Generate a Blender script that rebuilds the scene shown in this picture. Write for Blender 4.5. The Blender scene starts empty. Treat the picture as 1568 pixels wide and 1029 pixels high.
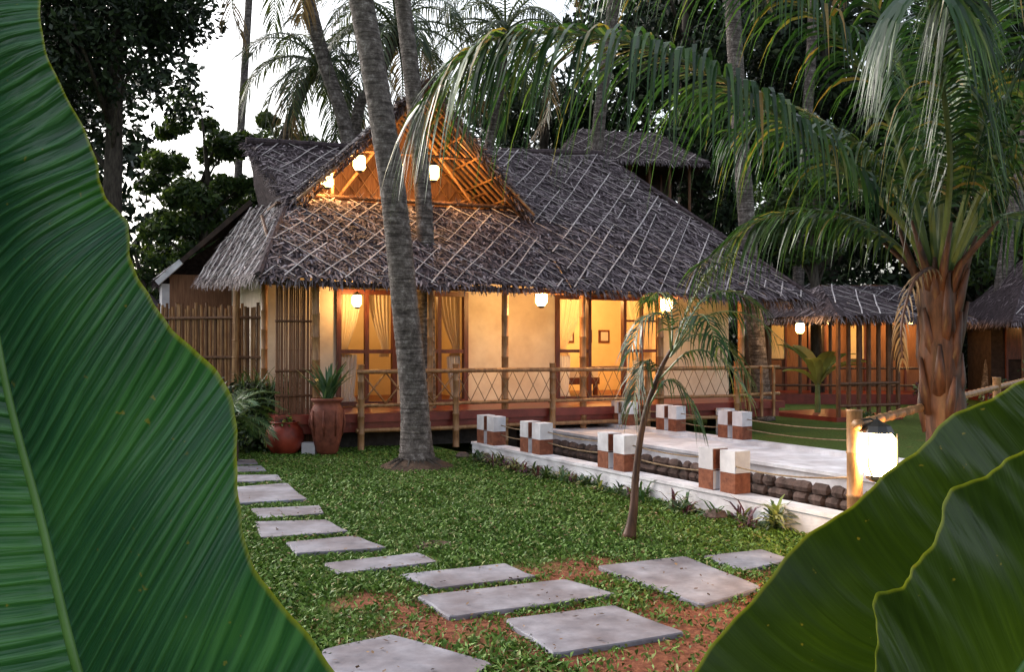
import bpy, math, random
import numpy as np
from mathutils import Vector, Matrix
random.seed(7); rng = np.random.default_rng(7)
V = Vector
R = random.random
def U(a, b): return random.uniform(a, b)
scene = bpy.context.scene
COL = scene.collection

# ------------------------------------------------------------------ materials
def new_mat(name):
    m = bpy.data.materials.new(name); m.use_nodes = True
    nt = m.node_tree; nt.nodes.clear()
    out = nt.nodes.new('ShaderNodeOutputMaterial')
    return m, nt, out
def ramp(nt, stops):
    r = nt.nodes.new('ShaderNodeValToRGB')
    e = r.color_ramp.elements
    while len(e) < len(stops): e.new(0.5)
    for i, (p, c) in enumerate(stops):
        e[i].position = p; e[i].color = (*c, 1)
    return r
def noisy(name, c1, c2, scale=5, rough=0.8, bump=0.3, dist=0.02, stretch=(1, 1, 1), detail=6, lo=0.35, hi=0.65, spec=0.3, c3=None, big=None):
    m, nt, out = new_mat(name); L = nt.links.new
    tc = nt.nodes.new('ShaderNodeTexCoord'); mp = nt.nodes.new('ShaderNodeMapping')
    mp.inputs['Scale'].default_value = stretch
    L(tc.outputs['Object'], mp.inputs['Vector'])
    n = nt.nodes.new('ShaderNodeTexNoise'); n.inputs['Scale'].default_value = scale; n.inputs['Detail'].default_value = detail
    n.inputs['Roughness'].default_value = 0.65
    L(mp.outputs[0], n.inputs['Vector'])
    st = [(lo, c1), (hi, c2)] if c3 is None else [(lo, c1), ((lo + hi) / 2, c2), (hi, c3)]
    r = ramp(nt, st); L(n.outputs['Fac'], r.inputs[0])
    b = nt.nodes.new('ShaderNodeBsdfPrincipled'); b.inputs['Roughness'].default_value = rough
    b.inputs['Specular IOR Level'].default_value = spec
    col = r.outputs[0]
    if big:
        n2 = nt.nodes.new('ShaderNodeTexNoise'); n2.inputs['Scale'].default_value = big[0]; n2.inputs['Detail'].default_value = 4
        L(tc.outputs['Object'], n2.inputs['Vector'])
        r2 = ramp(nt, [(0.4, big[1]), (0.65, (1, 1, 1))]); L(n2.outputs['Fac'], r2.inputs[0])
        mx = nt.nodes.new('ShaderNodeMix'); mx.data_type = 'RGBA'; mx.blend_type = 'MULTIPLY'; mx.inputs[0].default_value = 1
        L(col, mx.inputs[6]); L(r2.outputs[0], mx.inputs[7]); col = mx.outputs[2]
    L(col, b.inputs['Base Color'])
    bp = nt.nodes.new('ShaderNodeBump'); bp.inputs['Strength'].default_value = bump; bp.inputs['Distance'].default_value = dist
    L(n.outputs['Fac'], bp.inputs['Height']); L(bp.outputs[0], b.inputs['Normal'])
    L(b.outputs[0], out.inputs[0])
    return m
def island(name, stops, rough=0.5, trans=0.3, tcol=None, spec=0.4):
    m, nt, out = new_mat(name); L = nt.links.new
    g = nt.nodes.new('ShaderNodeNewGeometry')
    r = ramp(nt, stops); L(g.outputs['Random Per Island'], r.inputs[0])
    b = nt.nodes.new('ShaderNodeBsdfPrincipled'); b.inputs['Roughness'].default_value = rough
    b.inputs['Specular IOR Level'].default_value = spec
    L(r.outputs[0], b.inputs['Base Color'])
    if trans > 0:
        t = nt.nodes.new('ShaderNodeBsdfTranslucent')
        mx2 = nt.nodes.new('ShaderNodeMix'); mx2.data_type = 'RGBA'; mx2.blend_type = 'MULTIPLY'; mx2.inputs[0].default_value = 1
        L(r.outputs[0], mx2.inputs[6]); mx2.inputs[7].default_value = (*(tcol or (2.2, 2.0, 0.8)), 1)
        L(mx2.outputs[2], t.inputs[0])
        mx = nt.nodes.new('ShaderNodeMixShader'); mx.inputs[0].default_value = trans
        L(b.outputs[0], mx.inputs[1]); L(t.outputs[0], mx.inputs[2]); L(mx.outputs[0], out.inputs[0])
    else: L(b.outputs[0], out.inputs[0])
    return m
def glow_glass(name, col, strength, mix=0.6):
    m, nt, out = new_mat(name); L = nt.links.new
    e = nt.nodes.new('ShaderNodeEmission'); e.inputs[0].default_value = (*col, 1); e.inputs[1].default_value = strength
    t = nt.nodes.new('ShaderNodeBsdfTransparent'); mx = nt.nodes.new('ShaderNodeMixShader'); mx.inputs[0].default_value = mix
    L(t.outputs[0], mx.inputs[1]); L(e.outputs[0], mx.inputs[2]); L(mx.outputs[0], out.inputs[0])
    return m

M_cream = noisy('cream_plaster', (.66, .58, .48), (.78, .70, .58), 3, .85, .15, .01, big=(1.2, (.84, .78, .74)))
M_white = noisy('white_plaster', (.66, .66, .72), (.82, .82, .87), 6, .8, .25, .01, big=(1.7, (.66, .63, .63)))
M_redfl = noisy('red_oxide_floor', (.14, .022, .016), (.24, .042, .03), 4, .35, .1, .01, spec=.5)
M_bamboo = noisy('bamboo', (.19, .085, .035), (.40, .21, .09), 3, .45, .15, .005, (6, 6, 1.5), spec=.4)
M_bamdk = noisy('dark_bamboo', (.07, .03, .016), (.17, .08, .04), 4, .6, .2, .005, (6, 6, 1))
M_wood = noisy('red_brown_wood', (.06, .015, .01), (.15, .042, .024), 6, .4, .15, .005, (4, 4, .6), spec=.5)
M_strip = noisy('thatch_tie_strip', (.30, .27, .28), (.60, .55, .55), 9, .7, .2, .005)
M_thbase = noisy('thatch_base', (.028, .02, .024), (.085, .062, .07), 14, .95, .6, .04)
M_thatch = island('thatch_leaf', [(0, (.025, .018, .023)), (.4, (.09, .066, .077)), (.8, (.18, .14, .155)), (1, (.38, .32, .34))], .75, 0)
M_curt = island('curtain_cloth', [(0, (.68, .61, .47)), (1, (.78, .71, .58))], .9, .42, (1.1, 1.0, .85))
M_curtw = island('white_cloth', [(0, (.72, .72, .72)), (1, (.80, .80, .80))], .9, .3, (1, 1, 1))
M_mat = noisy('bamboo_mat', (.14, .065, .038), (.28, .14, .08), 5, .8, .4, .01, (10, 10, .5))
M_terra = noisy('red_terracotta', (.22, .03, .02), (.38, .06, .035), 5, .45, .25, .01, big=(4, (.5, .45, .4)), spec=.4)
M_terra2 = noisy('dark_terracotta', (.11, .03, .018), (.22, .065, .04), 9, .65, .6, .02)
M_stone = noisy('paving_stone', (.15, .15, .185), (.31, .31, .36), 6, .75, .6, .012, big=(1.8, (.60, .54, .53)), detail=12, lo=.3, hi=.7)
M_brick = noisy('brick_band', (.13, .042, .024), (.25, .09, .05), 14, .9, .6, .02)
M_rubble = noisy('rubble_stone', (.05, .035, .03), (.17, .115, .10), 5, .9, .7, .03)
M_mortar = noisy('rubble_mortar', (.035, .03, .028), (.07, .062, .058), 8, .95, .5, .02)
M_metal = noisy('dark_metal', (.015, .013, .012), (.03, .026, .022), 8, .4, .1, .003, spec=.6)
M_rope = noisy('rope', (.16, .10, .06), (.28, .2, .12), 20, .9, .3, .004)
M_soil = noisy('soil', (.03, .018, .012), (.085, .05, .032), 9, .95, .9, .04)
M_bark = noisy('tree_bark', (.03, .024, .02), (.09, .075, .062), 6, .95, .9, .04, (3, 3, .6))
M_lamp = glow_glass('lantern_glass', (1, .62, .2), 22, .6)
M_lampw = glow_glass('lantern_glass_bright', (1, .74, .34), 60, .65)
M_yellow = noisy('yellow_room_plaster', (.70, .57, .34), (.78, .65, .41), 2, .85, .1, .01)
M_dark = noisy('dark_timber', (.02, .012, .01), (.05, .03, .022), 6, .8, .2, .01)  # plain dark brown timber
M_grass = island('grass_blade', [(0, (.035, .075, .010)), (.45, (.085, .17, .022)), (.88, (.14, .235, .04)), (1, (.26, .22, .09))], .6, 0, spec=.25)
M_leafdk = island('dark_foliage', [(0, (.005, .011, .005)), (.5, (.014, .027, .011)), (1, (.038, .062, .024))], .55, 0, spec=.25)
M_leafmid = island('mid_foliage', [(0, (.013, .028, .010)), (.5, (.036, .07, .02)), (1, (.09, .14, .04))], .5, .2)
M_palmfar = island('palm_leaflet', [(0, (.012, .026, .010)), (.5, (.03, .052, .02)), (1, (.08, .10, .04))], .4, .2)
M_palmnear = island('coconut_leaflet', [(0, (.007, .025, .009)), (.55, (.02, .062, .02)), (.88, (.055, .12, .032)), (.95, (.11, .16, .04)), (1, (.24, .16, .05))], .32, .3, spec=.5)
M_palmdry = island('dry_palm_leaflet', [(0, (.10, .06, .03)), (1, (.25, .17, .09))], .6, .2)
M_rachis = noisy('palm_rachis', (.06, .10, .025), (.14, .18, .06), 5, .4, .1, .005, spec=.5)
M_petiole = noisy('brown_petiole', (.03, .014, .010), (.10, .045, .028), 4, .5, .4, .012, (5, 5, 1))
M_agave = island('agave_leaf', [(0, (.03, .08, .03)), (1, (.09, .16, .07))], .4, .1)
M_purple = island('purple_leaf', [(0, (.05, .015, .035)), (.5, (.12, .04, .06)), (.55, (.08, .14, .05)), (1, (.25, .27, .12))], .5, .2)
M_pale = island('pale_leaf', [(0, (.14, .20, .06)), (1, (.42, .42, .2))], .5, .3)

def trunk_mat():
    m, nt, out = new_mat('palm_trunk_bark'); L = nt.links.new
    tc = nt.nodes.new('ShaderNodeTexCoord')
    n = nt.nodes.new('ShaderNodeTexNoise'); n.inputs['Scale'].default_value = 9; n.inputs['Detail'].default_value = 10
    n.inputs['Roughness'].default_value = .8
    L(tc.outputs['Object'], n.inputs['Vector'])
    r = ramp(nt, [(.34, (.03, .022, .02)), (.46, (.09, .072, .066)), (.56, (.18, .152, .142)), (.68, (.44, .40, .39))]); L(n.outputs['Fac'], r.inputs[0])
    mp = nt.nodes.new('ShaderNodeMapping'); mp.inputs['Scale'].default_value = (2.2, 2.2, 26); L(tc.outputs['Object'], mp.inputs['Vector'])
    w = nt.nodes.new('ShaderNodeTexNoise'); w.inputs['Scale'].default_value = 1.0; w.inputs['Detail'].default_value = 5; w.inputs['Roughness'].default_value = .6
    L(mp.outputs[0], w.inputs['Vector'])
    r2 = ramp(nt, [(.38, (.25, .21, .19)), (.52, (1, 1, 1))]); L(w.outputs['Fac'], r2.inputs[0])
    mx = nt.nodes.new('ShaderNodeMix'); mx.data_type = 'RGBA'; mx.blend_type = 'MULTIPLY'; mx.inputs[0].default_value = .85
    L(r.outputs[0], mx.inputs[6]); L(r2.outputs[0], mx.inputs[7])
    b = nt.nodes.new('ShaderNodeBsdfPrincipled'); b.inputs['Roughness'].default_value = .9; L(mx.outputs[2], b.inputs['Base Color'])
    ad = nt.nodes.new('ShaderNodeMath'); L(n.outputs['Fac'], ad.inputs[0]); L(w.outputs['Fac'], ad.inputs[1])
    bp = nt.nodes.new('ShaderNodeBump'); bp.inputs['Strength'].default_value = .9; bp.inputs['Distance'].default_value = .03
    L(ad.outputs[0], bp.inputs['Height']); L(bp.outputs[0], b.inputs['Normal']); L(b.outputs[0], out.inputs[0])
    return m
M_trunk = trunk_mat()

def ground_mat():
    m, nt, out = new_mat('ground_soil_grass'); L = nt.links.new
    tc = nt.nodes.new('ShaderNodeTexCoord')
    n = nt.nodes.new('ShaderNodeTexNoise'); n.inputs['Scale'].default_value = 22; n.inputs['Detail'].default_value = 10; n.inputs['Roughness'].default_value = .75
    L(tc.outputs['Object'], n.inputs['Vector'])
    g = ramp(nt, [(.3, (.02, .030, .008)), (.48, (.05, .085, .016)), (.62, (.08, .14, .028)), (.75, (.13, .13, .05))]); L(n.outputs['Fac'], g.inputs[0])
    s = ramp(nt, [(.3, (.05, .018, .012)), (.5, (.19, .065, .036)), (.7, (.38, .16, .09))]); L(n.outputs['Fac'], s.inputs[0])
    n2 = nt.nodes.new('ShaderNodeTexNoise'); n2.inputs['Scale'].default_value = 1.6; n2.inputs['Detail'].default_value = 6
    L(tc.outputs['Object'], n2.inputs['Vector'])
    d = nt.nodes.new('ShaderNodeVectorMath'); d.operation = 'DISTANCE'; d.inputs[1].default_value = (.85, 5.6, 0)
    L(tc.outputs['Object'], d.inputs[0])
    mr = nt.nodes.new('ShaderNodeMapRange'); mr.inputs[1].default_value = .9; mr.inputs[2].default_value = 2.4; mr.inputs[3].default_value = .42; mr.inputs[4].default_value = -.12
    L(d.outputs['Value'], mr.inputs[0])
    ad = nt.nodes.new('ShaderNodeMath'); L(n2.outputs['Fac'], ad.inputs[0]); L(mr.outputs[0], ad.inputs[1])
    k = nt.nodes.new('ShaderNodeMapRange'); k.inputs[1].default_value = .52; k.inputs[2].default_value = .70; L(ad.outputs[0], k.inputs[0])
    mx = nt.nodes.new('ShaderNodeMix'); mx.data_type = 'RGBA'; L(k.outputs[0], mx.inputs[0]); L(g.outputs[0], mx.inputs[6]); L(s.outputs[0], mx.inputs[7])
    b = nt.nodes.new('ShaderNodeBsdfPrincipled'); b.inputs['Roughness'].default_value = .95; b.inputs['Specular IOR Level'].default_value = .15
    L(mx.outputs[2], b.inputs['Base Color'])
    bp = nt.nodes.new('ShaderNodeBump'); bp.inputs['Strength'].default_value = .8; bp.inputs['Distance'].default_value = .03
    L(n.outputs['Fac'], bp.inputs['Height']); L(bp.outputs[0], b.inputs['Normal']); L(b.outputs[0], out.inputs[0])
    return m
M_ground = ground_mat()

def water_mat():
    m, nt, out = new_mat('dark_water'); L = nt.links.new
    b = nt.nodes.new('ShaderNodeBsdfPrincipled'); b.inputs['Base Color'].default_value = (.008, .010, .008, 1); b.inputs['Roughness'].default_value = .08
    n = nt.nodes.new('ShaderNodeTexNoise'); n.inputs['Scale'].default_value = 3
    bp = nt.nodes.new('ShaderNodeBump'); bp.inputs['Strength'].default_value = .1; L(n.outputs['Fac'], bp.inputs['Height']); L(bp.outputs[0], b.inputs['Normal'])
    L(b.outputs[0], out.inputs[0]); return m
M_water = water_mat()

def banana_mat(name, cols, ribmix, bump, tr, freq, ribcol, rough=.38):
    m, nt, out = new_mat(name); L = nt.links.new
    uv = nt.nodes.new('ShaderNodeUVMap'); sx = nt.nodes.new('ShaderNodeSeparateXYZ'); L(uv.outputs[0], sx.inputs[0])
    def math_(op, a=None, b=None, vb=None, vc=None):
        x = nt.nodes.new('ShaderNodeMath'); x.operation = op
        L(a, x.inputs[0])
        if b is not None: L(b, x.inputs[1])
        elif vb is not None: x.inputs[1].default_value = vb
        if vc is not None: x.inputs[2].default_value = vc
        return x.outputs[0]
    u = sx.outputs[0]; v = sx.outputs[1]
    cmb = nt.nodes.new('ShaderNodeCombineXYZ'); L(math_('MULTIPLY', u, vb=30.0), cmb.inputs[0]); L(math_('MULTIPLY', v, vb=1.0), cmb.inputs[1])
    nb = nt.nodes.new('ShaderNodeTexNoise'); nb.inputs['Scale'].default_value = 1.6; nb.inputs['Detail'].default_value = 3; L(cmb.outputs[0], nb.inputs['Vector'])
    cmf = nt.nodes.new('ShaderNodeCombineXYZ'); L(math_('MULTIPLY', u, vb=300.0), cmf.inputs[0]); L(math_('MULTIPLY', v, vb=.8), cmf.inputs[1])
    nf = nt.nodes.new('ShaderNodeTexNoise'); nf.inputs['Scale'].default_value = 1.0; nf.inputs['Detail'].default_value = 2; L(cmf.outputs[0], nf.inputs['Vector'])
    ph = math_('ADD', math_('MULTIPLY', u, vb=2 * math.pi * freq), math_('MULTIPLY', nb.outputs['Fac'], vb=8.0))
    sn = math_('SINE', ph)
    s01 = math_('MULTIPLY_ADD', sn, vb=.5, vc=.5)
    rib = math_('POWER', s01, vb=4.0)
    no = nt.nodes.new('ShaderNodeTexNoise'); no.inputs['Scale'].default_value = 5; no.inputs['Detail'].default_value = 7
    tco = nt.nodes.new('ShaderNodeTexCoord'); L(tco.outputs['Object'], no.inputs['Vector'])
    mxn = math_('MULTIPLY_ADD', nf.outputs['Fac'], vb=.45, vc=-.22)
    base = ramp(nt, [(.3, cols[0]), (.55, cols[1]), (.75, cols[2])]); L(math_('ADD', no.outputs['Fac'], mxn), base.inputs[0])
    mx = nt.nodes.new('ShaderNodeMix'); mx.data_type = 'RGBA'; L(math_('MULTIPLY', math_('MULTIPLY', rib, nb.outputs['Fac']), vb=ribmix), mx.inputs[0]); L(base.outputs[0], mx.inputs[6]); mx.inputs[7].default_value = (*ribcol, 1)
    av = math_('ABSOLUTE', v)
    edge = nt.nodes.new('ShaderNodeMapRange'); edge.inputs[1].default_value = .978; edge.inputs[2].default_value = .999; L(av, edge.inputs[0])
    mx2 = nt.nodes.new('ShaderNodeMix'); mx2.data_type = 'RGBA'; L(edge.outputs[0], mx2.inputs[0]); L(mx.outputs[2], mx2.inputs[6]); mx2.inputs[7].default_value = (.10, .15, .02, 1)
    # dry specks
    sp_ = nt.nodes.new('ShaderNodeTexNoise'); sp_.inputs['Scale'].default_value = 70; sp_.inputs['Detail'].default_value = 2; L(tco.outputs['Object'], sp_.inputs['Vector'])
    sr = nt.nodes.new('ShaderNodeMapRange'); sr.inputs[1].default_value = .72; sr.inputs[2].default_value = .76; sr.inputs[4].default_value = .5; L(sp_.outputs['Fac'], sr.inputs[0])
    mx3 = nt.nodes.new('ShaderNodeMix'); mx3.data_type = 'RGBA'; L(sr.outputs[0], mx3.inputs[0]); L(mx2.outputs[2], mx3.inputs[6]); mx3.inputs[7].default_value = (.12, .12, .03, 1)
    b = nt.nodes.new('ShaderNodeBsdfPrincipled'); b.inputs['Roughness'].default_value = rough; b.inputs['Specular IOR Level'].default_value = .5
    L(mx3.outputs[2], b.inputs['Base Color'])
    h = math_('ADD', math_('MULTIPLY', s01, vb=1.0), math_('MULTIPLY', nf.outputs['Fac'], vb=.5))
    bp = nt.nodes.new('ShaderNodeBump'); bp.inputs['Strength'].default_value = bump; bp.inputs['Distance'].default_value = .004
    L(h, bp.inputs['Height']); L(bp.outputs[0], b.inputs['Normal'])
    t = nt.nodes.new('ShaderNodeBsdfTranslucent')
    mt = nt.nodes.new('ShaderNodeMix'); mt.data_type = 'RGBA'; mt.blend_type = 'MULTIPLY'; mt.inputs[0].default_value = 1; L(mx3.outputs[2], mt.inputs[6]); mt.inputs[7].default_value = (4.0, 2.8, .5, 1)
    L(mt.outputs[2], t.inputs[0])
    ms = nt.nodes.new('ShaderNodeMixShader'); ms.inputs[0].default_value = tr; L(b.outputs[0], ms.inputs[1]); L(t.outputs[0], ms.inputs[2]); L(ms.outputs[0], out.inputs[0])
    return m
M_banana = banana_mat('banana_leaf_blade', ((.004, .030, .018), (.008, .052, .027), (.016, .078, .032)), .8, .8, .10, 46, (.04, .15, .09))
M_banana2 = banana_mat('banana_leaf_shaded', ((.005, .016, .003), (.009, .025, .004), (.016, .04, .007)), .25, .3, .22, 38, (.022, .055, .012), .45)  # shade on the right-hand leaves is put into this darker leaf colour
M_midrib = noisy('banana_midrib', (.08, .18, .035), (.14, .27, .07), 6, .35, .1, .003, spec=.5)

# ------------------------------------------------------------------ mesh builder
class MB:
    def __init__(s): s.v = []; s.f = []; s.m = []; s.mats = []
    def mi(s, mat):
        if mat not in s.mats: s.mats.append(mat)
        return s.mats.index(mat)
    def add(s, vs, fs, mat):
        o = len(s.v); k = s.mi(mat)
        s.v.extend([tuple(p) for p in vs])
        for f in fs: s.f.append(tuple(i + o for i in f)); s.m.append(k)
    def quad(s, a, b, c, d, mat): s.add([a, b, c, d], [(0, 1, 2, 3)], mat)
    def box(s, x0, x1, y0, y1, z0, z1, mat):
        vs = [(x0, y0, z0), (x1, y0, z0), (x1, y1, z0), (x0, y1, z0), (x0, y0, z1), (x1, y0, z1), (x1, y1, z1), (x0, y1, z1)]
        s.add(vs, [(0, 3, 2, 1), (4, 5, 6, 7), (0, 1, 5, 4), (1, 2, 6, 5), (2, 3, 7, 6), (3, 0, 4, 7)], mat)
    def prism(s, poly, z0, z1, mat):
        n = len(poly)
        vs = [(p[0], p[1], z0) for p in poly] + [(p[0], p[1], z1) for p in poly]
        fs = [tuple(range(n))[::-1], tuple(range(n, 2 * n))] + [(i, (i + 1) % n, n + (i + 1) % n, n + i) for i in range(n)]
        s.add(vs, fs, mat)
    def bar(s, a, b, w, h, mat):
        a = V(a); b = V(b); d = (b - a)
        if d.length < 1e-6: return
        d.normalize(); up = V((0, 0, 1)) if abs(d.z) < .95 else V((1, 0, 0))
        x = d.cross(up).normalized(); y = x.cross(d)
        vs = []
        for p in (a, b):
            for sx, sy in ((-1, -1), (1, -1), (1, 1), (-1, 1)): vs.append(p + x * sx * w / 2 + y * sy * h / 2)
        s.add(vs, [(0, 1, 2, 3), (7, 6, 5, 4), (0, 4, 5, 1), (1, 5, 6, 2), (2, 6, 7, 3), (3, 7, 4, 0)], mat)
    def tube(s, pts, rad, seg, mat, cap=True):
        pts = [V(p) for p in pts]; n = len(pts)
        if not hasattr(rad, '__len__'): rad = [rad] * n
        vs = []; ref = V((0, 1, 0))
        for i, p in enumerate(pts):
            d = (pts[min(i + 1, n - 1)] - pts[max(i - 1, 0)]).normalized()
            r0 = ref if abs(d.dot(ref)) < .93 else V((1, 0, 0))
            x = d.cross(r0).normalized(); y = d.cross(x)
            for k in range(seg):
                a = 2 * math.pi * k / seg; vs.append(p + (x * math.cos(a) + y * math.sin(a)) * rad[i])
        fs = []
        for i in range(n - 1):
            for k in range(seg):
                a = i * seg + k; b = i * seg + (k + 1) % seg; fs.append((a, b, b + seg, a + seg))
        if cap: fs.append(tuple(range(seg))[::-1]); fs.append(tuple(range((n - 1) * seg, n * seg)))
        s.add(vs, fs, mat)
    def bamboo(s, a, b, r, mat, seg=8, node=.3):
        a = V(a); b = V(b); L = (b - a).length; n = max(1, int(L / node)); pts = []; rad = []
        for i in range(n + 1):
            t = i / n
            for dt, k in ((-.012, 1), (0, 1.14), (.012, 1)):
                tt = t + dt / max(L, .1)
                if 0 <= tt <= 1: pts.append(a.lerp(b, tt)); rad.append(r * k)
        s.tube(pts, rad, seg, mat)
    def lathe(s, c, prof, seg, mat):
        vs = []; n = len(prof)
        for r, z in prof:
            for k in range(seg):
                a = 2 * math.pi * k / seg; vs.append((c[0] + r * math.cos(a), c[1] + r * math.sin(a), c[2] + z))
        fs = [(i * seg + k, i * seg + (k + 1) % seg, (i + 1) * seg + (k + 1) % seg, (i + 1) * seg + k) for i in range(n - 1) for k in range(seg)]
        fs.append(tuple(range(seg))[::-1]); s.add(vs, fs, mat)
    def build(s, name, parent=None, smooth=False):
        me = bpy.data.meshes.new(name); me.from_pydata(s.v, [], s.f)
        for m in s.mats: me.materials.append(m)
        me.polygons.foreach_set('material_index', s.m)
        if smooth: me.polygons.foreach_set('use_smooth', [True] * len(s.f))
        me.update()
        o = bpy.data.objects.new(name, me); COL.objects.link(o)
        if parent: o.parent = parent
        return o
def empty(name, loc=(0, 0, 0), rz=0, parent=None):
    o = bpy.data.objects.new(name, None); o.location = loc; o.rotation_euler = (0, 0, rz); o.empty_display_size = .3
    COL.objects.link(o)
    if parent: o.parent = parent
    return o
def poly_cloud(name, Vn, nper, mat, parent=None):
    n = len(Vn) // nper
    me = bpy.data.meshes.new(name); me.vertices.add(len(Vn)); me.vertices.foreach_set('co', np.asarray(Vn, dtype=np.float32).ravel())
    me.loops.add(n * nper); me.loops.foreach_set('vertex_index', np.arange(n * nper, dtype=np.int32))
    me.polygons.add(n); me.polygons.foreach_set('loop_start', np.arange(0, n * nper, nper, dtype=np.int32))
    me.update(calc_edges=True); me.validate()
    me.materials.append(mat)
    o = bpy.data.objects.new(name, me); COL.objects.link(o)
    if parent: o.parent = parent
    return o
def unit(a): return a / np.maximum(np.linalg.norm(a, axis=1, keepdims=True), 1e-6)
def leaf_quads(C, size, aspect=.45, droop=.3):
    n = len(C); t = rng.normal(size=(n, 3)); t[:, 2] -= droop; t = unit(t)
    b = unit(np.cross(t, rng.normal(size=(n, 3))))
    s = (size * rng.uniform(.6, 1.35, (n, 1)))
    Q = np.stack([C - t * s, C + b * s * aspect, C + t * s, C - b * s * aspect], 1)
    return Q.reshape(-1, 3)
def clumps(centers, rad, per, flat=.75):
    out = []
    for c, r in zip(centers, rad):
        d = unit(rng.normal(size=(per, 3))) * (rng.uniform(0.15, 1, (per, 1)) ** .45) * r
        d[:, 2] *= flat; out.append(d + np.array(c))
    return np.concatenate(out)
def point_light(name, loc, power, col, size=.05, parent=None):
    l = bpy.data.lights.new(name, 'POINT'); l.energy = power; l.color = col; l.shadow_soft_size = size
    o = bpy.data.objects.new(name, l); o.location = loc; COL.objects.link(o)
    if parent: o.parent = parent
    return o
WARM = (1, .52, .17)

# ------------------------------------------------------------------ ground, canal
def Lx(y): return -.45 + .56 * (14 - y)
def Rx(y): return 2.1 + .56 * (13.36 - y)
g = MB()
g.quad((-200, -60, 0), (Lx(-60), -60, 0), (Lx(18), 18, 0), (-200, 18, 0), M_ground)
g.quad((Rx(-60), -60, 0), (200, -60, 0), (200, 18, 0), (Rx(18), 18, 0), M_ground)
g.add([(-200, 18, 0), (Lx(18), 18, 0), (Rx(18), 18, 0), (200, 18, 0), (200, 400, 0), (-200, 400, 0)], [(0, 1, 2, 3, 4, 5)], M_ground)
g.quad((Lx(-60), -60, -.95), (Rx(-60), -60, -.95), (Rx(18), 18, -.95), (Lx(18), 18, -.95), M_ground)
g.quad((Lx(18), 18, -.95), (Rx(18), 18, -.95), (Rx(18), 18, 0), (Lx(18), 18, 0), M_ground)
g.quad((Lx(-60), -60, -.95), (Lx(18), 18, -.95), (Lx(18), 18, 0), (Lx(-60), -60, 0), M_mortar)
g.quad((Rx(18), 18, -.95), (Rx(-60), -60, -.95), (Rx(-60), -60, 0), (Rx(18), 18, 0), M_mortar)
g.build('ground')
w = MB(); w.quad((Lx(-60) + .01, -60, -.4), (Rx(-60) - .01, -60, -.4), (Rx(18) - .01, 18, -.4), (Lx(18) + .01, 18, -.4), M_water); w.build('canal_water')

# near canal wall with posts
dn = V((.4886, -.8725, 0)); pn = V((.8725, .4886, 0))
def line_prism(mb, p0, p1, off0, off1, z0, z1, mat):
    p0 = V((p0[0], p0[1], 0)); p1 = V((p1[0], p1[1], 0))
    q = [p0 + pn * off0, p1 + pn * off0, p1 + pn * off1, p0 + pn * off1]
    mb.prism([(a.x, a.y) for a in q], z0, z1, mat)
def post(mb, p, z0):
    # a pair of blocks, white over brick, with the inner gap faces the other way round
    s = .10
    for k, (a0, a1) in enumerate(((-.27, -.055), (.055, .27))):
        for lv, (za, zb) in enumerate(((z0, z0 + .20), (z0 + .203, z0 + .42))):
            q = [V(p) + dn * a0 - pn * s, V(p) + dn * a1 - pn * s, V(p) + dn * a1 + pn * s, V(p) + dn * a0 + pn * s]
            mb.prism([(a.x, a.y) for a in q], za, zb, (M_white if lv else M_brick))
            for e0, sg in ((a0, -1), (a1, 1)):
                e = V(p) + dn * e0
                q = [e + dn * sg * .001 - pn * (s - .006), e + dn * sg * .011 - pn * (s - .006), e + dn * sg * .011 + pn * (s - .006), e + dn * sg * .001 + pn * (s - .006)]
                if (k == 0) == (sg > 0): mb.prism([(a.x, a.y) for a in q], za + .008, zb - .008, (M_brick if lv else M_white))
cw = empty('canal_wall')
mb = MB()
line_prism(mb, (Lx(14.1), 14.1), (Lx(2), 2), -.12, .06, -.95, .20, M_white)
line_prism(mb, (Lx(14.1), 14.1), (Lx(2), 2), -.14, .08, .20, .235, M_white)
mb.build('wall_body', cw)
mb = MB(); pys = [13.7, 12.55, 10.9, 9.3]
for y in pys: post(mb, (Lx(y) - .03, y, 0), .237)
for i in range(3):
    for z in (.42, .56):
        a = V((Lx(pys[i]), pys[i], z)); b = V((Lx(pys[i + 1]), pys[i + 1], z)); 
        mb.tube([a.lerp(b, t) - V((0, 0, .05 * 4 * t * (1 - t))) for t in np.linspace(0, 1, 7)], .008, 5, M_rope)
a = V((Lx(9.3), 9.3, .5)); b = V((2.47, 6.6, .75)); mb.tube([a.lerp(b, t) - V((0, 0, .2 * t * (1 - t))) for t in np.linspace(0, 1, 7)], .008, 5, M_rope)
mb.build('wall_posts', cw)

wk = empty('raised_walkway')
mb = MB()
line_prism(mb, (Rx(16.5), 16.5), (Rx(3), 3), .0, 1.65, .001, .21, M_white)
line_prism(mb, (Rx(16.5), 16.5), (Rx(3), 3), -.05, .16, .21, .25, M_white)
line_prism(mb, (Rx(16.5), 16.5), (Rx(3), 3), 1.46, 1.68, .21, .27, M_white)
mb.build('walkway_slab', wk)
mb = MB()
off = pn * 1.57
pp = []
for y in (15.9, 14.75, 13.4):
    p = V((Rx(y), y, 0)) + off; post(mb, p, .272); pp.append(p)
pe = pp[-1] + dn * 2.4; pp.append(pe)
for i in range(3):
    for z in (.45, .6):
        a = pp[i] + V((0, 0, z)); b = pp[i + 1] + V((0, 0, z)); mb.tube([a.lerp(b, t) - V((0, 0, .2 * t * (1 - t))) for t in np.linspace(0, 1, 7)], .008, 5, M_rope)
mb.build('walkway_posts', wk)
mb = MB()
row = -.75
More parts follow.
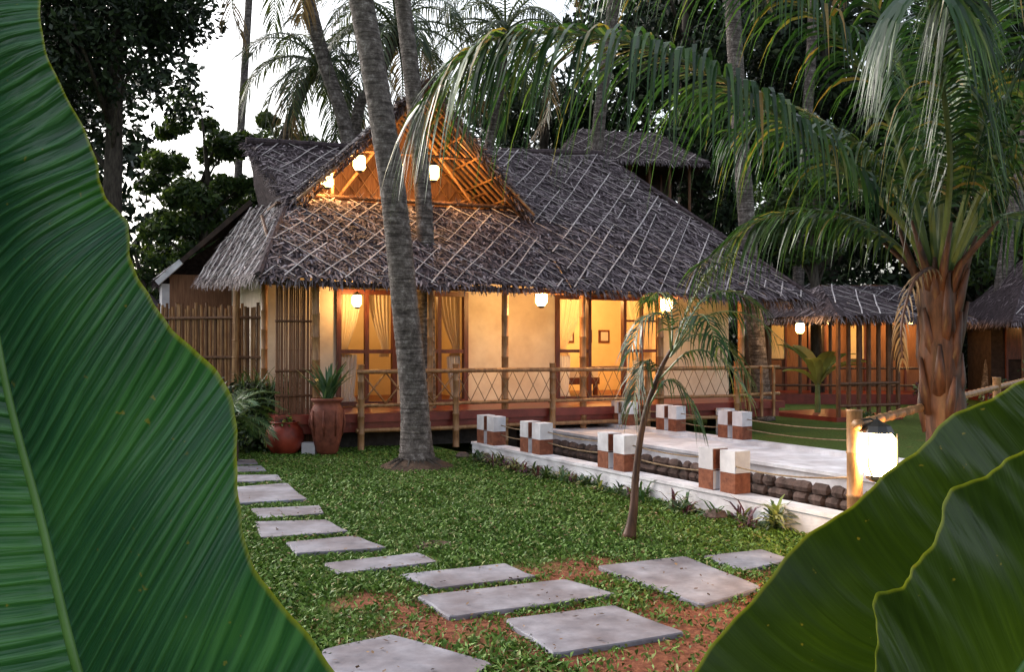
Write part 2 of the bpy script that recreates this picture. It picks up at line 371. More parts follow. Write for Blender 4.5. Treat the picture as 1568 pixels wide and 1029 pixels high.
while row < .05:
    y = 17.0; h = U(.13, .2)
    while y > 5:
        L_ = U(.14, .30); c = V((Rx(y), y, row + h / 2))
        n1, n2 = 5, 8; vs = []; 
        jit = [[U(.82, 1.1) for _ in range(n2)] for _ in range(n1)]
        for i in range(n1):
            ph = math.pi * i / (n1 - 1); sn_ = max(0.0, math.sin(ph))
            for k in range(n2):
                th = 2 * math.pi * k / n2; j = jit[i][k]
                vs.append(c + dn * (L_ * .56 * math.cos(ph)) + (-pn) * (.085 * (sn_ ** .6) * math.cos(th) * j) + V((0, 0, h * .56 * (sn_ ** .5) * math.sin(th) * j)))
        fs = [(i * n2 + k, i * n2 + (k + 1) % n2, (i + 1) * n2 + (k + 1) % n2, (i + 1) * n2 + k) for i in range(n1 - 1) for k in range(n2)]
        mb.add(vs, fs, M_rubble); y -= L_ * .87 * 1.02
    row += h * .95
mb.build('rubble_face', wk)

# ------------------------------------------------------------------ stepping stones
stones = [
 [(-1.92,7.80),(-1.38,8.07),(-1.04,7.60),(-1.74,7.39)], [(-1.45,7.04),(-.76,7.41),(-.57,7.10),(-1.29,6.72)],
 [(-.82,6.70),(-.05,7.04),(.17,6.65),(-.52,6.33)], [(-.64,6.13),(.39,6.57),(.71,6.18),(-.38,5.65)],
 [(-.05,5.60),(.66,5.91),(1.01,5.35),(.235,4.98)], [(-1.04,5.06),(-.70,5.31),(-.10,4.84),(-.35,4.3),(-1.0,4.4)],
 [(.64,6.96),(1.38,7.28),(1.73,6.35),(1.23,5.92)], [(1.51,7.28),(2.05,7.53),(2.19,7.17),(1.73,6.82)],
 [(-2.45,8.72),(-1.79,8.81),(-1.47,8.26),(-2.19,7.99)], [(-2.68,9.41),(-2.02,9.60),(-1.88,9.15),(-2.44,8.88)],
 [(-3.39,10.8),(-2.74,11.17),(-2.24,10.0),(-3.0,9.71)], [(-3.67,11.84),(-3.05,11.9),(-2.86,11.39),(-3.48,11.23)],
 [(-4.0,12.66),(-3.51,12.8),(-3.28,12.27),(-3.83,12.08)], [(-4.3,13.4),(-3.8,13.5),(-3.6,13.0),(-4.15,12.9)]]
sp = empty('stepping_stone_path')
for i, q in enumerate(stones):
    mb = MB(); pts = []
    n = len(q)
    for k in range(n):
        a = V((*q[k], 0)); b = V((*q[(k + 1) % n], 0))
        for t in (0.03, .25, .5, .75, .97): 
            p = a.lerp(b, t); pts.append((p.x + U(-.009, .009), p.y + U(-.009, .009)))
    cx = sum(p[0] for p in pts) / len(pts); cy = sum(p[1] for p in pts) / len(pts)
    m = len(pts); tz = .030
    vs = [(x, y, -.02) for x, y in pts] + [(x, y, tz - .008) for x, y in pts] + [(cx + (x - cx) * .985, cy + (y - cy) * .985, tz) for x, y in pts]
    fs = [(k, (k + 1) % m, m + (k + 1) % m, m + k) for k in range(m)] + [(m + k, m + (k + 1) % m, 2 * m + (k + 1) % m, 2 * m + k) for k in range(m)] + [tuple(range(2 * m, 3 * m))]
    mb.add(vs, fs, M_stone); mb.build('stone_%d' % (i + 1), sp)
mb = MB(); mb.lathe((-.66, 7.78, -.012), [(.17, -.01), (.17, .02), (.15, .028), (.13, .02), (.03, .02), (.001, .02)], 20, M_soil); mb.build('drain_cover')

# ------------------------------------------------------------------ grass
def inside(P, poly):
    x, y = P[:, 0], P[:, 1]; r = np.zeros(len(P), bool); n = len(poly); j = n - 1
    for i in range(n):
        xi, yi = poly[i]; xj, yj = poly[j]
        c = ((yi > y) != (yj > y)) & (x < (xj - xi) * (y - yi) / (yj - yi + 1e-9) + xi); r ^= c; j = i
    return r
def soft(P):
    x, y = P[:, 0], P[:, 1]
    return (np.sin(x * 2.3 + np.sin(y * 1.7) * 1.4) + np.sin(y * 3.1 + np.sin(x * 2.9) * 1.3) + .7 * np.sin(x * 7.3 + y * 5.1 + np.sin(y * 4) * 2) + .6 * np.sin(y * 9.7 - x * 6.1 + np.sin(x * 5) * 2)) / 3.3
def soft2(P):
    x, y = P[:, 0], P[:, 1]
    return (np.sin(x * 13 + np.sin(y * 9) * 2.4) + np.sin(y * 15 + np.sin(x * 11) * 2.3) + np.sin(x * 29 + y * 23 + np.sin(y * 17) * 2)) / 3
N = 430000
yy = 3.8 + (16.5 - 3.8) * rng.uniform(0, 1, N) ** 1.35
P = np.stack([rng.uniform(-.62, .62, N) * yy, yy], 1)
keep = P[:, 0] < Lx(P[:, 1]) - .16
for q in stones:
    qx = sum(a[0] for a in q) / len(q); qy = sum(a[1] for a in q) / len(q)
    keep &= ~inside(P, [((x - qx) * .96 + qx, (y - qy) * .96 + qy) for x, y in q])
d = np.min([np.hypot(P[:, 0] - cx, (P[:, 1] - cy) * 1.1) / r for cx, cy, r in ((.45, 6.9, .55), (1.35, 5.6, 1.0), (-.35, 5.45, .5), (.9, 4.9, 1.0), (2.2, 6.2, .7), (-1.1, 6.0, .35))], axis=0)
dens = np.clip((d - .25) * .8 + .35 * soft2(P), .10, 1) * (.78 + .4 * soft(P) + .15 * soft2(P))
keep &= rng.uniform(0, 1, N) < np.clip(dens, .05, 1)
keep &= np.hypot(P[:, 0] + 1.37, P[:, 1] - 12.86) > .5 * rng.uniform(.5, 1.2, N)
P = P[keep]; n = len(P)
a = rng.uniform(0, 2 * np.pi, n); h = rng.uniform(.012, .040, n) * (1 + .35 * soft(P)); wd = rng.uniform(.005, .011, n) * (1 + P[:, 1] * .05)
lean = rng.uniform(.2, 1.8, n) * h; la = rng.uniform(0, 2 * np.pi, n)
B = np.concatenate([P, np.zeros((n, 1))], 1); wv = np.stack([np.cos(a) * wd, np.sin(a) * wd, np.zeros(n)], 1)
T = B + np.stack([np.cos(la) * lean, np.sin(la) * lean, h], 1)
Mid = B + np.stack([np.cos(la) * lean * .4, np.sin(la) * lean * .4, h * .7], 1)
Q = np.stack([B - wv * .5, Mid - wv, T, Mid + wv], 1).reshape(-1, 3)
poly_cloud('lawn_grass', Q, 4, M_grass)
n = 1300; yy = rng.uniform(4.3, 13.5, n); C = np.stack([rng.uniform(-.4, .4, n) * yy, yy, np.full(n, .03)], 1); C = C[C[:, 0] < Lx(C[:, 1]) - .2]
q = leaf_quads(C, .020, .5); q[:, 2] = np.clip(q[:, 2] * .4 + .03, .012, .06)
poly_cloud('leaf_litter', q, 4, island('litter', [(0, (.06, .03, .018)), (1, (.24, .14, .07))], .8, 0))

# ------------------------------------------------------------------ thatch
def thatch(mb, P00, P10, P11, P01, dens=170, lattice=True, eave=True, sp=.46, lift=.03, msl=M_strip):
    P00, P10, P11, P01 = map(V, (P00, P10, P11, P01))
    def S(s, t): return (P00 * (1 - s) + P10 * s) * (1 - t) + (P01 * (1 - s) + P11 * s) * t
    nrm = (S(.6, .4) - S(.4, .4)).cross(S(.5, .6) - S(.5, .4)).normalized()
    if nrm.z < 0: nrm = -nrm
    W = ((P10 - P00).length + (P11 - P01).length) / 2; H = ((P01 - P00).length + (P11 - P10).length) / 2
    nu = max(2, int(W / .35)); nv = max(2, int(H / .35)); vs = []
    def dz(s, t): return .035 * math.sin(s * W * 2.1 + 3 * t) * math.sin(t * H * 1.7 + s * 2)
    for j in range(nv + 1):
        for i in range(nu + 1):
            vs.append(S(i / nu, j / nv) + nrm * (dz(i / nu, j / nv) + U(-.015, .015)))
    fs = [(j * (nu + 1) + i, j * (nu + 1) + i + 1, (j + 1) * (nu + 1) + i + 1, (j + 1) * (nu + 1) + i) for j in range(nv) for i in range(nu)]
    mb.add(vs, fs, M_thbase)
    down = (P00 + P10 - P01 - P11).normalized(); side = nrm.cross(down)
    n = int(W * H * dens)
    courses = max(3, int(H / .16))
    for _ in range(n):
        s = R(); t = (int(R() * courses) + U(.0, .55)) / courses
        p = S(s, t) + nrm * (dz(s, t) + U(.01, .05)); an = random.gauss(0, .55)
        dd = (down * math.cos(an) + side * math.sin(an)); l = U(.08, .26); w_ = U(.006, .024)
        x = dd.cross(nrm).normalized() * w_
        q = p + dd * l + nrm * U(-.015, .045)
        mb.add([p - x, p + x, q + x * .5, q - x * .5], [(0, 1, 2, 3)], M_thatch)
    if eave:
        for _ in range(int((P10 - P00).length * 85)):
            s = R(); p = S(s, 0) + nrm * U(-.06, .03) + down * U(-.1, .02)
            dd = (down * U(.3, 1) + V((0, 0, -1)) * U(.3, 1) + side * random.gauss(0, .25)).normalized(); l = U(.06, .2); x = side * U(.006, .02)
            mb.add([p - x, p + x, p + dd * l + x * .4, p + dd * l - x * .4], [(0, 1, 2, 3)], M_thatch)
    if lattice:
        # straight split-bamboo strips laid over the slope: plane coordinates measured from P00
        ex = (P10 - P00).normalized(); ey = (P01 - P00) - ex * (P01 - P00).dot(ex); Hh = ey.length; ey.normalize()
        x01 = (P01 - P00).dot(ex); x11 = (P11 - P00).dot(ex); x10 = (P10 - P00).dot(ex)
        xmin = min(0, x01); xmax = max(x10, x11)
        for sg in (1, -1):
            tn = .80 * sg; k = int((xmin - Hh) / sp) - 1
            while k * sp < xmax + Hh:
                x0 = k * sp + U(-.08, .08); tk = tn * U(.94, 1.06); wdt = U(.014, .028); prev = None; m_ = max(4, int(Hh / .28))
                for i in range(m_ + 1):
                    t = i / m_; x = x0 + tk * t * Hh; xl = x01 * t; xr = x10 * (1 - t) + x11 * t
                    if xr - xl > .05 and xl <= x <= xr:
                        s = (x - xl) / (xr - xl); p = S(s, t) + nrm * (lift + .018 + dz(s, t) + U(0, .010))
                        if prev is not None and R() > .07: mb.bar(prev, p, wdt, .010, msl)
                        prev = p
                    else: prev = None
                k += 1
        t = .05
        while t < .99:
            prev = None; nn = max(2, int(W / .5))
            for i in range(nn + 1):
                s = i / nn; p = S(s, t) + nrm * (lift + .006 + dz(s, t) + U(0, .01))
                if prev is not None and R() > .45: mb.bar(prev, p, .015, .008, msl)
                prev = p
            t += 1.0 / max(1, Hh)

# ------------------------------------------------------------------ main house (local: u along front, v into depth)
house = empty('thatched_cottage', (-2.5, 14.9, 0), math.radians(24))
mb = MB()
thatch(mb, (-1.64, -.35, 2.75), (3.76, -.35, 2.70), (3.76, 1.95, 4.39), (-.78, 1.95, 4.35), 330)
mb.build('front_skirt_roof', house)
mb = MB(); thatch(mb, (3.76, -.35, 2.70), (9.24, -.35, 2.60), (6.73, 3.9, 6.12), (3.76, 3.9, 6.0), 300); mb.build('front_roof_slope', house)
mb = MB()
thatch(mb, (-.78, 1.95, 4.35), (-.6, 1.95, 4.38), (1.0, 3.9, 5.75), (-1.26, 3.9, 5.68), 260, eave=False)
thatch(mb, (9.24, -.35, 2.60), (9.24, 8.2, 2.62), (6.75, 4.0, 6.12), (6.73, 3.9, 6.12), 90, lattice=False)
thatch(mb, (9.24, 8.2, 2.62), (.9, 8.2, 2.75), (-1.20, 3.9, 5.66), (6.73, 3.9, 6.12), 40, lattice=False)
thatch(mb, (-2.1, 4.9, 3.0), (-1.64, -.35, 2.75), (-.78, 1.95, 4.35), (-1.05, 4.9, 4.5), 200)
thatch(mb, (-.78, 1.95, 4.35), (-.9, 4.6, 4.5), (-1.24, 3.95, 5.62), (-1.26, 3.9, 5.68), 260, lattice=False, eave=False)
thatch(mb, (-2.85, 6.6, 3.05), (-2.75, 5.6, 3.05), (-1.0, 4.7, 4.62), (-1.0, 5.6, 4.4), 200)
thatch(mb, (.9, 8.2, 2.75), (-2.85, 6.6, 3.05), (-1.0, 5.6, 4.4), (-.9, 4.6, 4.6), 40, lattice=False)
mb.bar((-2.8, 5.52, 3.0), (-2.35, 5.28, 3.44), .05, .12, M_white); mb.bar((-2.35, 5.28, 3.44), (-1.05, 4.62, 4.66), .04, .10, M_dark)
mb.tube([(-1.26, 3.9, 5.74), (1, 3.9, 5.80), (6.73, 3.9, 6.17)], [.08, .08, .08], 8, M_thbase)
mb.tube([(6.73, 3.9, 6.17), (9.24, -.35, 2.66)], .05, 6, M_thbase)
mb.tube([(-.78, 1.95, 4.38), (-1.64, -.35, 2.8)], .05, 6, M_thbase)
for _ in range(260):
    s = R(); p = V((-1.26, 3.9, 5.74)).lerp(V((6.73, 3.9, 6.17)), s); dd = V((random.gauss(0, .4), random.gauss(0, .5), U(0, .4))).normalized() * U(.05, .16)
    mb.bar(p, p + dd, .014, .006, M_thatch)
for _ in range(260):
    p = V((-1.28, 3.9, 5.72)).lerp(V((-.82, 1.95, 4.36)), R()); dd = V((-U(.1, .7), -U(0, .5), -U(0, .7))).normalized() * U(.08, .24); mb.bar(p, p + dd, .018, .006, M_thatch)
mb.build('rear_and_side_roof', house)
# raised gable
gu = 1.57; gz = 6.5
mb = MB()
thatch(mb, (-.85, 1.75, 4.20), (-.85, 5.6, 4.20), (gu, 6.2, gz), (gu, 1.15, gz), 230, eave=True)
thatch(mb, (3.98, 5.6, 4.20), (3.98, 1.75, 4.20), (gu, 1.15, gz), (gu, 6.2, gz), 230, eave=True)
for sgn, ub in ((-1, -.92), (1, 4.04)):
    a = V((ub, 1.72, 4.08)); b = V((gu, 1.10, gz + .04))
    mb.bamboo(a, b, .04, M_bamdk, 8, .4)
    mb.bamboo(a + V((.10 * -sgn, .03, -.12)), b + V((.0, .03, -.17)), .03, M_bamdk, 8, .4)
    for _ in range(750):
        p = a.lerp(b, R()) + V((0, U(-.06, .1), U(-.08, .08))); dd = V((sgn * U(-.1, .7), -U(.1, .7), U(-.9, .1))).normalized() * U(.08, .28)
        mb.bar(p, p + dd, .022, .005, M_thatch)
mb.build('gable_roof', house)
mb = MB()
mb.box(-1.0, 4.0, 1.9, 3.7, 4.24, 4.28, M_bamdk)
mb.add([(-.8, 3.55, 4.28), (3.94, 3.55, 4.28), (gu, 3.55, gz - .05)], [(0, 1, 2)], M_mat)
for i in range(9):
    y = 1.45 + i * .26
    for sgn, ub in ((-1, -.72), (1, 3.86)): mb.bamboo((ub, y, 4.26), (gu, y, gz - .13), .028, M_bamboo, 6, .5)
for k in range(1, 6):
    t = k / 6
    for sgn, ub in ((-1, -.72), (1, 3.86)):
        u_ = ub + (gu - ub) * t; z_ = 4.26 + (gz - .17 - 4.26) * t; mb.bamboo((u_, 1.35, z_), (u_, 3.5, z_), .022, M_bamboo, 6, .5)
for k in range(-6, 16):
    u0 = -.8 + k * .33
    for sg in (1, -1):
        pr_ = None
        for i in range(13):
            z = 4.3 + i * .17; u_ = u0 + sg * i * .12
            if abs(u_ - gu) < (gz - z) / .96 - .1:
                if pr_: mb.bar(pr_, (u_, 3.5, z), .03, .012, M_bamboo)
                pr_ = (u_, 3.5, z)
            else: pr_ = None
mb.bamboo((-.7, 1.9, 4.42), (3.85, 1.9, 4.45), .04, M_bamdk)
mb.bamboo((.3, 1.85, 5.3), (2.85, 1.85, 5.32), .03, M_bamdk)
mb.bamboo((.0, 1.9, 4.3), (.0, 1.9, 5.0), .03, M_bamboo)
mb.bamboo((.1, 2.4, 4.35), (1.5, 2.4, 6.2), .03, M_bamboo); mb.bamboo((3.1, 2.4, 4.35), (1.6, 2.4, 6.2), .03, M_bamboo)
mb.bamboo((2.2, 2.3, 4.35), (3.5, 2.6, 4.9), .03, M_bamboo)
for k in range(60):
    p = V((U(-.6, 3.7), U(1.75, 1.95), 4.42)); mb.bar(p, p + V((U(-.12, .12), U(-.1, .02), U(-.04, .12))), .015, .005, M_thatch)
mb.build('gable_frame', house)

# plinth, floor, walls
mb = MB()
mb.box(-1.35, 8.7, -.08, 8.0, .46, .60, M_redfl)
mb.box(-1.30, 8.6, -.02, 7.9, .30, .459, M_redfl)
mb.box(-1.2, 2.4, .35, 7.8, 0, .299, M_mortar)
for u_ in (2.9, 4.4, 6, 7.6): mb.box(u_ - .15, u_ + .15, .5, .8, -.9, .299, M_mortar)
mb.box(7.0, 7.25, -.35, -.1, .001, .5, M_white); mb.box(5.55, 5.85, -.5, -.25, .001, .42, M_white)
mb.build('floor_plinth', house)
mb = MB()
def wall(u0, u1, z0=.601, z1=3.4): mb.box(u0, u1, 1.6, 1.75, z0, z1, M_cream)
wall(-1.3, 0); wall(1.12, 1.5); wall(2.52, 4.38); wall(6.87, 8.6)
for a, b in ((0, 1.12), (1.5, 2.52), (4.38, 6.87)): wall(a, b, 2.72, 3.4)
mb.box(-1.3, -1.15, 1.751, 7.5, .601, 3.4, M_cream); mb.box(8.45, 8.6, 1.751, 7.5, .601, 3.4, M_cream)
mb.box(-1.149, 8.449, 5.3, 5.45, .601, 3.4, M_yellow); mb.box(3.2, 3.35, 1.751, 5.299, .601, 3.4, M_yellow)
mb.box(-1.3, 8.6, 1.6, 7.5, 3.41, 3.46, M_bamdk)
mb.box(-2.7, -2.55, 5.7, 6.6, 0, 3.0, M_white); mb.box(-2.549, -1.301, 5.7, 5.85, 0, 3.2, M_mat)
mb.build('walls', house)
# joinery
mb = MB()
def frame(u0, u1, z0, z1, muls, rails, t=.085):
    mb.box(u0, u0 + t, 1.54, 1.68, z0, z1, M_wood); mb.box(u1 - t, u1, 1.54, 1.68, z0, z1, M_wood)
    mb.box(u0 + t, u1 - t, 1.54, 1.68, z1 - t, z1, M_wood); mb.box(u0 + t, u1 - t, 1.54, 1.68, z0, z0 + t, M_wood)
    for m in muls: mb.box(m - t / 2.4, m + t / 2.4, 1.555, 1.675, z0 + t, z1 - t, M_wood)
    for r in rails: mb.box(u0 + t, u1 - t, 1.56, 1.67, r - t / 2.4, r + t / 2.4, M_wood)
frame(.0, 1.12, .61, 2.72, (.56,), (1.6,)); frame(1.5, 2.52, .61, 2.72, (1.95,), (1.6,)); frame(4.38, 6.87, .61, 2.72, (5.15, 5.97), ())
mb.box(4.47, 5.11, 1.57, 1.67, 1.57, 1.63, M_wood); mb.box(6.02, 6.78, 1.57, 1.67, 1.57, 1.63, M_wood); mb.box(5.19, 5.93, 1.57, 1.67, 1.25, 1.29, M_wood)
mb.box(6.02, 6.78, 1.575, 1.665, 2.2, 2.24, M_wood); mb.box(6.38, 6.42, 1.572, 1.668, .70, 2.63, M_wood)
mb.build('window_frames', house)
mb = MB()
def curtain(u0, u1, zt, zb, pin, v=1.85, mat=M_curt, tie=.3):
    n, m_ = 40, 14; vs = []
    for j in range(m_ + 1):
        t = j / m_; z = zt + (zb - zt) * t
        k = 1 - (1 - tie) * min(1, (t / .85)) ** 1.6 if t < .85 else tie + (t - .85) * 1.2
        for i in range(n + 1):
            s = i / n; u_ = pin + (u0 + (u1 - u0) * s - pin) * k
            vs.append((u_, v + .03 * math.sin(s * 34 + t * 1.5) + .01 * math.sin(s * 77), z))
    mb.add(vs, [(j * (n + 1) + i, j * (n + 1) + i + 1, (j + 1) * (n + 1) + i + 1, (j + 1) * (n + 1) + i) for j in range(m_) for i in range(n)], mat)
cv = 1.72
curtain(.1, .5, 2.66, 1.5, .13, cv); curtain(.62, 1.02, 2.66, 1.5, 1.0, cv); curtain(.09, .42, 1.55, .68, .11, cv, M_curtw, .8)
curtain(1.98, 2.42, 2.66, 1.5, 2.40, cv); curtain(2.15, 2.43, 1.5, .68, 2.40, cv, M_curtw, .6); curtain(1.6, 1.8, 2.66, 1.5, 1.62, cv)
curtain(4.47, 5.10, 2.66, 1.5, 4.5, cv); curtain(4.47, 4.80, 1.5, .68, 4.5, cv, M_curtw, .8)
curtain(6.05, 6.78, 2.66, 1.4, 6.75, 1.80); curtain(6.3, 6.78, 1.4, .68, 6.75, 1.80, M_curtw, .8)
mb.build('curtains', house, True)
# bedroom contents
mb = MB()
mb.box(4.2, 6.3, 3.2, 5.1, .85, 1.0, M_wood)
for a in (4.25, 6.2):
    for b in (3.25, 5.0): mb.box(a, a + .08, b, b + .08, .601, .849, M_wood)
mb.box(4.23, 6.27, 3.23, 5.07, 1.001, 1.2, M_curtw); mb.box(4.4, 5.1, 4.5, 5.0, 1.205, 1.32, M_curtw); mb.box(5.4, 6.1, 4.5, 5.0, 1.205, 1.32, M_curtw)
mb.box(4.2, 6.3, 5.12, 5.18, .85, 1.6, M_wood)
for i, c in enumerate((5.6, 6.1, 6.6, 7.1, 7.6)):
    mb.box(c - .15, c + .15, 5.262, 5.299, 1.78, 2.10, M_wood); mb.box(c - .10, c + .10, 5.252, 5.261, 1.83, 2.05, M_curtw)
mb.build('bedroom_furniture', house)
# bamboo posts + railing
mb = MB()
for u_ in (-.68, 2.6, 4.15, 5.81, 7.68): mb.bamboo((u_, 0, -.3 if u_ > 2 else 0), (u_ + U(-.03, .03), 0, 2.95), .062, M_bamboo, 10, .34)
mb.bamboo((-1.3, 1.3, 0), (-1.3, 1.3, 3.3), .055, M_bamboo); mb.bamboo((1.28, .15, .6), (1.28, .15, 3.1), .05, M_bamboo)
mb.bamboo((-1.6, -.1, 2.70), (9.0, -.1, 2.62), .045, M_bamdk, 8, .4)
for u_ in np.arange(-1.3, 9, .55): mb.bamboo((u_, -.3, 2.66), (u_, 1.6, 3.95), .03, M_bamdk, 6, .5)
mb.build('veranda_posts', house, True)
mb = MB(); ps = (0, 1.63, 3.45, 5.42, 7.45)
for i, u_ in enumerate(ps): mb.bamboo((u_, -.16, 0 if i < 2 else -.5), (u_, -.16, 1.40), .055, M_bamboo, 9, .25)
for i in range(4):
    a, b = ps[i], ps[i + 1]
    for z, r_ in ((1.28, .036), (.74, .03), (.33, .036)): mb.bamboo((a - .08, -.16 - (.07 if z > 1 else 0), z + U(-.01, .01)), (b + .08, -.16 - (.07 if z > 1 else 0), z + U(-.01, .01)), r_, M_bamboo, 8, .35)
    nb = 4 if i == 0 else int((b - a) / .24)
    for k in range(nb):
        x0 = a + (b - a) * k / nb; x1 = a + (b - a) * (k + 1) / nb
        r_ = .014 if i == 0 else .0065; mm = M_bamboo if i == 0 else M_rope
        mb.tube([(x0, -.17, .76), (x1, -.17, 1.26)], r_, 6, mm); mb.tube([(x1, -.19, .76), (x0, -.19, 1.26)], r_, 6, mm)
for z in (1.28, .74): mb.bamboo((7.5, -.16, z), (8.7, .1, z), .033, M_bamboo)
for u_ in (7.8, 8.1, 8.4): mb.bamboo((u_, -.1, .3), (u_, -.1, 1.3), .03, M_bamboo)
mb.build('bamboo_railing', house, True)
mb = MB()
for i in range(26):
    u_ = -1.28 + i * .023 + U(-.004, .004); mb.bamboo((u_, .25 + U(-.02, .02), .0), (u_ + U(-.02, .02), .25, 2.72), .012, M_mat, 5, .5)
for z in (.9, 1.3, 2.1): mb.bamboo((-1.3, .22, z), (-.66, .22, z), .018, M_bamdk, 6)
mb.build('bamboo_screen', house)

def lantern(name, p, parent, s=1.0, power=30, mat=M_lamp, rod=.2, bulb=.035):
    e = empty(name, p, 0, parent); m = MB()
    m.lathe((0, 0, 0), [(.05 * s, -.10 * s), (.085 * s, -.05 * s), (.085 * s, .06 * s), (.06 * s, .09 * s)], 10, mat); m.build('glass', e, True)
    m = MB(); m.lathe((0, 0, .09 * s), [(.075 * s, 0), (.06 * s, .03 * s), (.02 * s, .05 * s), (.006, .06 * s)], 10, M_metal)
    m.lathe((0, 0, -.13 * s), [(.02 * s, 0), (.05 * s, .015 * s), (.05 * s, .03 * s)], 10, M_metal)
    for k in range(4):
        a = math.pi / 4 + k * math.pi / 2; c_, s_ = math.cos(a), math.sin(a); m.tube([(c_ * .05 * s, s_ * .05 * s, -.1 * s), (c_ * .09 * s, s_ * .09 * s, -.05 * s), (c_ * .09 * s, s_ * .09 * s, .09 * s)], .005 * s, 4, M_metal)
    m.tube([(0, 0, .14 * s), (0, 0, .14 * s + rod)], .006, 5, M_metal); m.build('lantern_frame', e)
    point_light('lamp_bulb', (0, 0, 0), power, WARM, bulb, e)
    return e
lantern('veranda_lantern', (3.3, -.02, 2.54), house, 1.3, 300); lantern('veranda_lantern', (5.85, -.14, 2.48), house, 1.3, 300)
lantern('veranda_lantern', (.28, 1.2, 2.50), house, 1.1, 120)
lantern('gable_lantern', (-.16, 1.62, 4.68), house, 1.4, 230, rod=.1); lantern('gable_lantern', (.45, 1.7, 5.04), house, 1.4, 300); lantern('gable_lantern', (1.87, 1.7, 4.97), house, 1.4, 300)
lantern('room_lamp', (4.9, 3.0, 2.85), house, 1.2, 620); lantern('room_lamp', (6.4, 3.4, 2.9), house, 1.2, 620); lantern('room_lamp', (1.2, 4.0, 2.95), house, 1.0, 190)

# ------------------------------------------------------------------ other huts
def hut(name, loc, rz, W, D, ez, rz_, base, lamps=(), pw=60, walls=True, wm=M_mat, inner=M_yellow, leaf=70):
    e = empty(name, loc, math.radians(rz)); m = MB()
    thatch(m, (-W / 2, -D / 2, ez), (W / 2, -D / 2, ez), (W / 2 - D * .3, 0, rz_), (-W / 2 + D * .3, 0, rz_), leaf, sp=.6)
    thatch(m, (W / 2, D / 2, ez), (-W / 2, D / 2, ez), (-W / 2 + D * .3, 0, rz_), (W / 2 - D * .3, 0, rz_), 12, lattice=False)
    thatch(m, (-W / 2, D / 2, ez), (-W / 2, -D / 2, ez), (-W / 2 + D * .3, -.05, rz_), (-W / 2 + D * .3, .05, rz_), 60, lattice=False)
    thatch(m, (W / 2, -D / 2, ez), (W / 2, D / 2, ez), (W / 2 - D * .3, .05, rz_), (W / 2 - D * .3, -.05, rz_), 20, lattice=False)
    m.build('roof', e); m = MB()
    m.box(-W / 2 + .4, W / 2 - .4, -D / 2 + .5, D / 2 - .4, 0, base, M_redfl)
    if walls:
        m.box(-W / 2 + .5, W / 2 - .5, .2, .35, base + .001, ez + .5, wm); m.box(-W / 2 + .5, -W / 2 + .6, .351, D / 2 - .5, base + .001, ez + .2, wm); m.box(W / 2 - .6, W / 2 - .5, .351, D / 2 - .5, base + .001, ez + .2, wm)
        for k in range(4):
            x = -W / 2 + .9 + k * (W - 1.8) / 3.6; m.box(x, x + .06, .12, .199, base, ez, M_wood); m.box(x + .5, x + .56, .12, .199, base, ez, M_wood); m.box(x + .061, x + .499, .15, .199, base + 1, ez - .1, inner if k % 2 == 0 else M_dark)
    m.build('walls', e); m = MB()
    for k in range(7): 
        x = -W / 2 + .5 + k * (W - 1) / 6; m.bamboo((x, -D / 2 + .55, 0), (x, -D / 2 + .55, ez + .2), .05, M_bamdk)
    for z in (base + .75, base + .25): m.bamboo((-W / 2 + .5, -D / 2 + .52, z), (W / 2 - .5, -D / 2 + .52, z), .035, M_bamdk)
    m.build('posts_and_rails', e)
    for (x, y) in lamps: lantern('hut_lantern', (x, y, ez - .0), e, .9, pw)
    return e
hut('garden_hut', (10.3, 28.6, 0), -4, 6.2, 5.0, 2.45, 3.6, .3, ((-.6, -.9), (1.8, -.9)), 330, wm=M_mat)
hut('garden_hut', (17.2, 27.0, 0), -8, 6.6, 5.4, 2.35, 4.5, .3, ((-1.6, -.8),), 30, wm=M_dark, inner=M_wood)
hut('storey_hut', (3.5, 30.5, 0), 10, 5.0, 4, 7.5, 8.9, .4, (), 0, wm=M_dark, inner=M_dark)
hut('garden_pavilion', (7.7, 21.8, 0), 24, 2.8, 3.2, 2.35, 3.1, .1, (), 0, walls=False)
hut('neighbour_hut', (-10.6, 21.0, 0), 10, 4.5, 4, 2.6, 3.8, .3, (), 0, wm=M_dark, inner=M_dark)
lp = lantern('garden_lantern', (6.4, 20.3, 2.1), None, 1.2, 110, rod=.4)

# bamboo fence left
fe = empty('bamboo_fence'); mb = MB(); a = V((-8.2, 17.2, 0)); b = V((-4.25, 15.95, 0)); n = 74
for i in range(n):
    p = a.lerp(b, i / (n - 1)); mb.bamboo(p, p + V((U(-.02, .02), U(-.02, .02), 2.42 + U(-.06, .06))), .025, M_bamboo if i % 3 else M_bamdk, 6, .4)
for z in (.7, 1.5, 2.2): mb.bamboo(a + V((0, -.05, z)), b + V((0, -.05, z)), .025, M_bamdk, 6)
mb.bamboo((-4.85, 15.95, 0), (-4.8, 15.95, 3.0), .06, M_bamboo); mb.build('canes', fe)

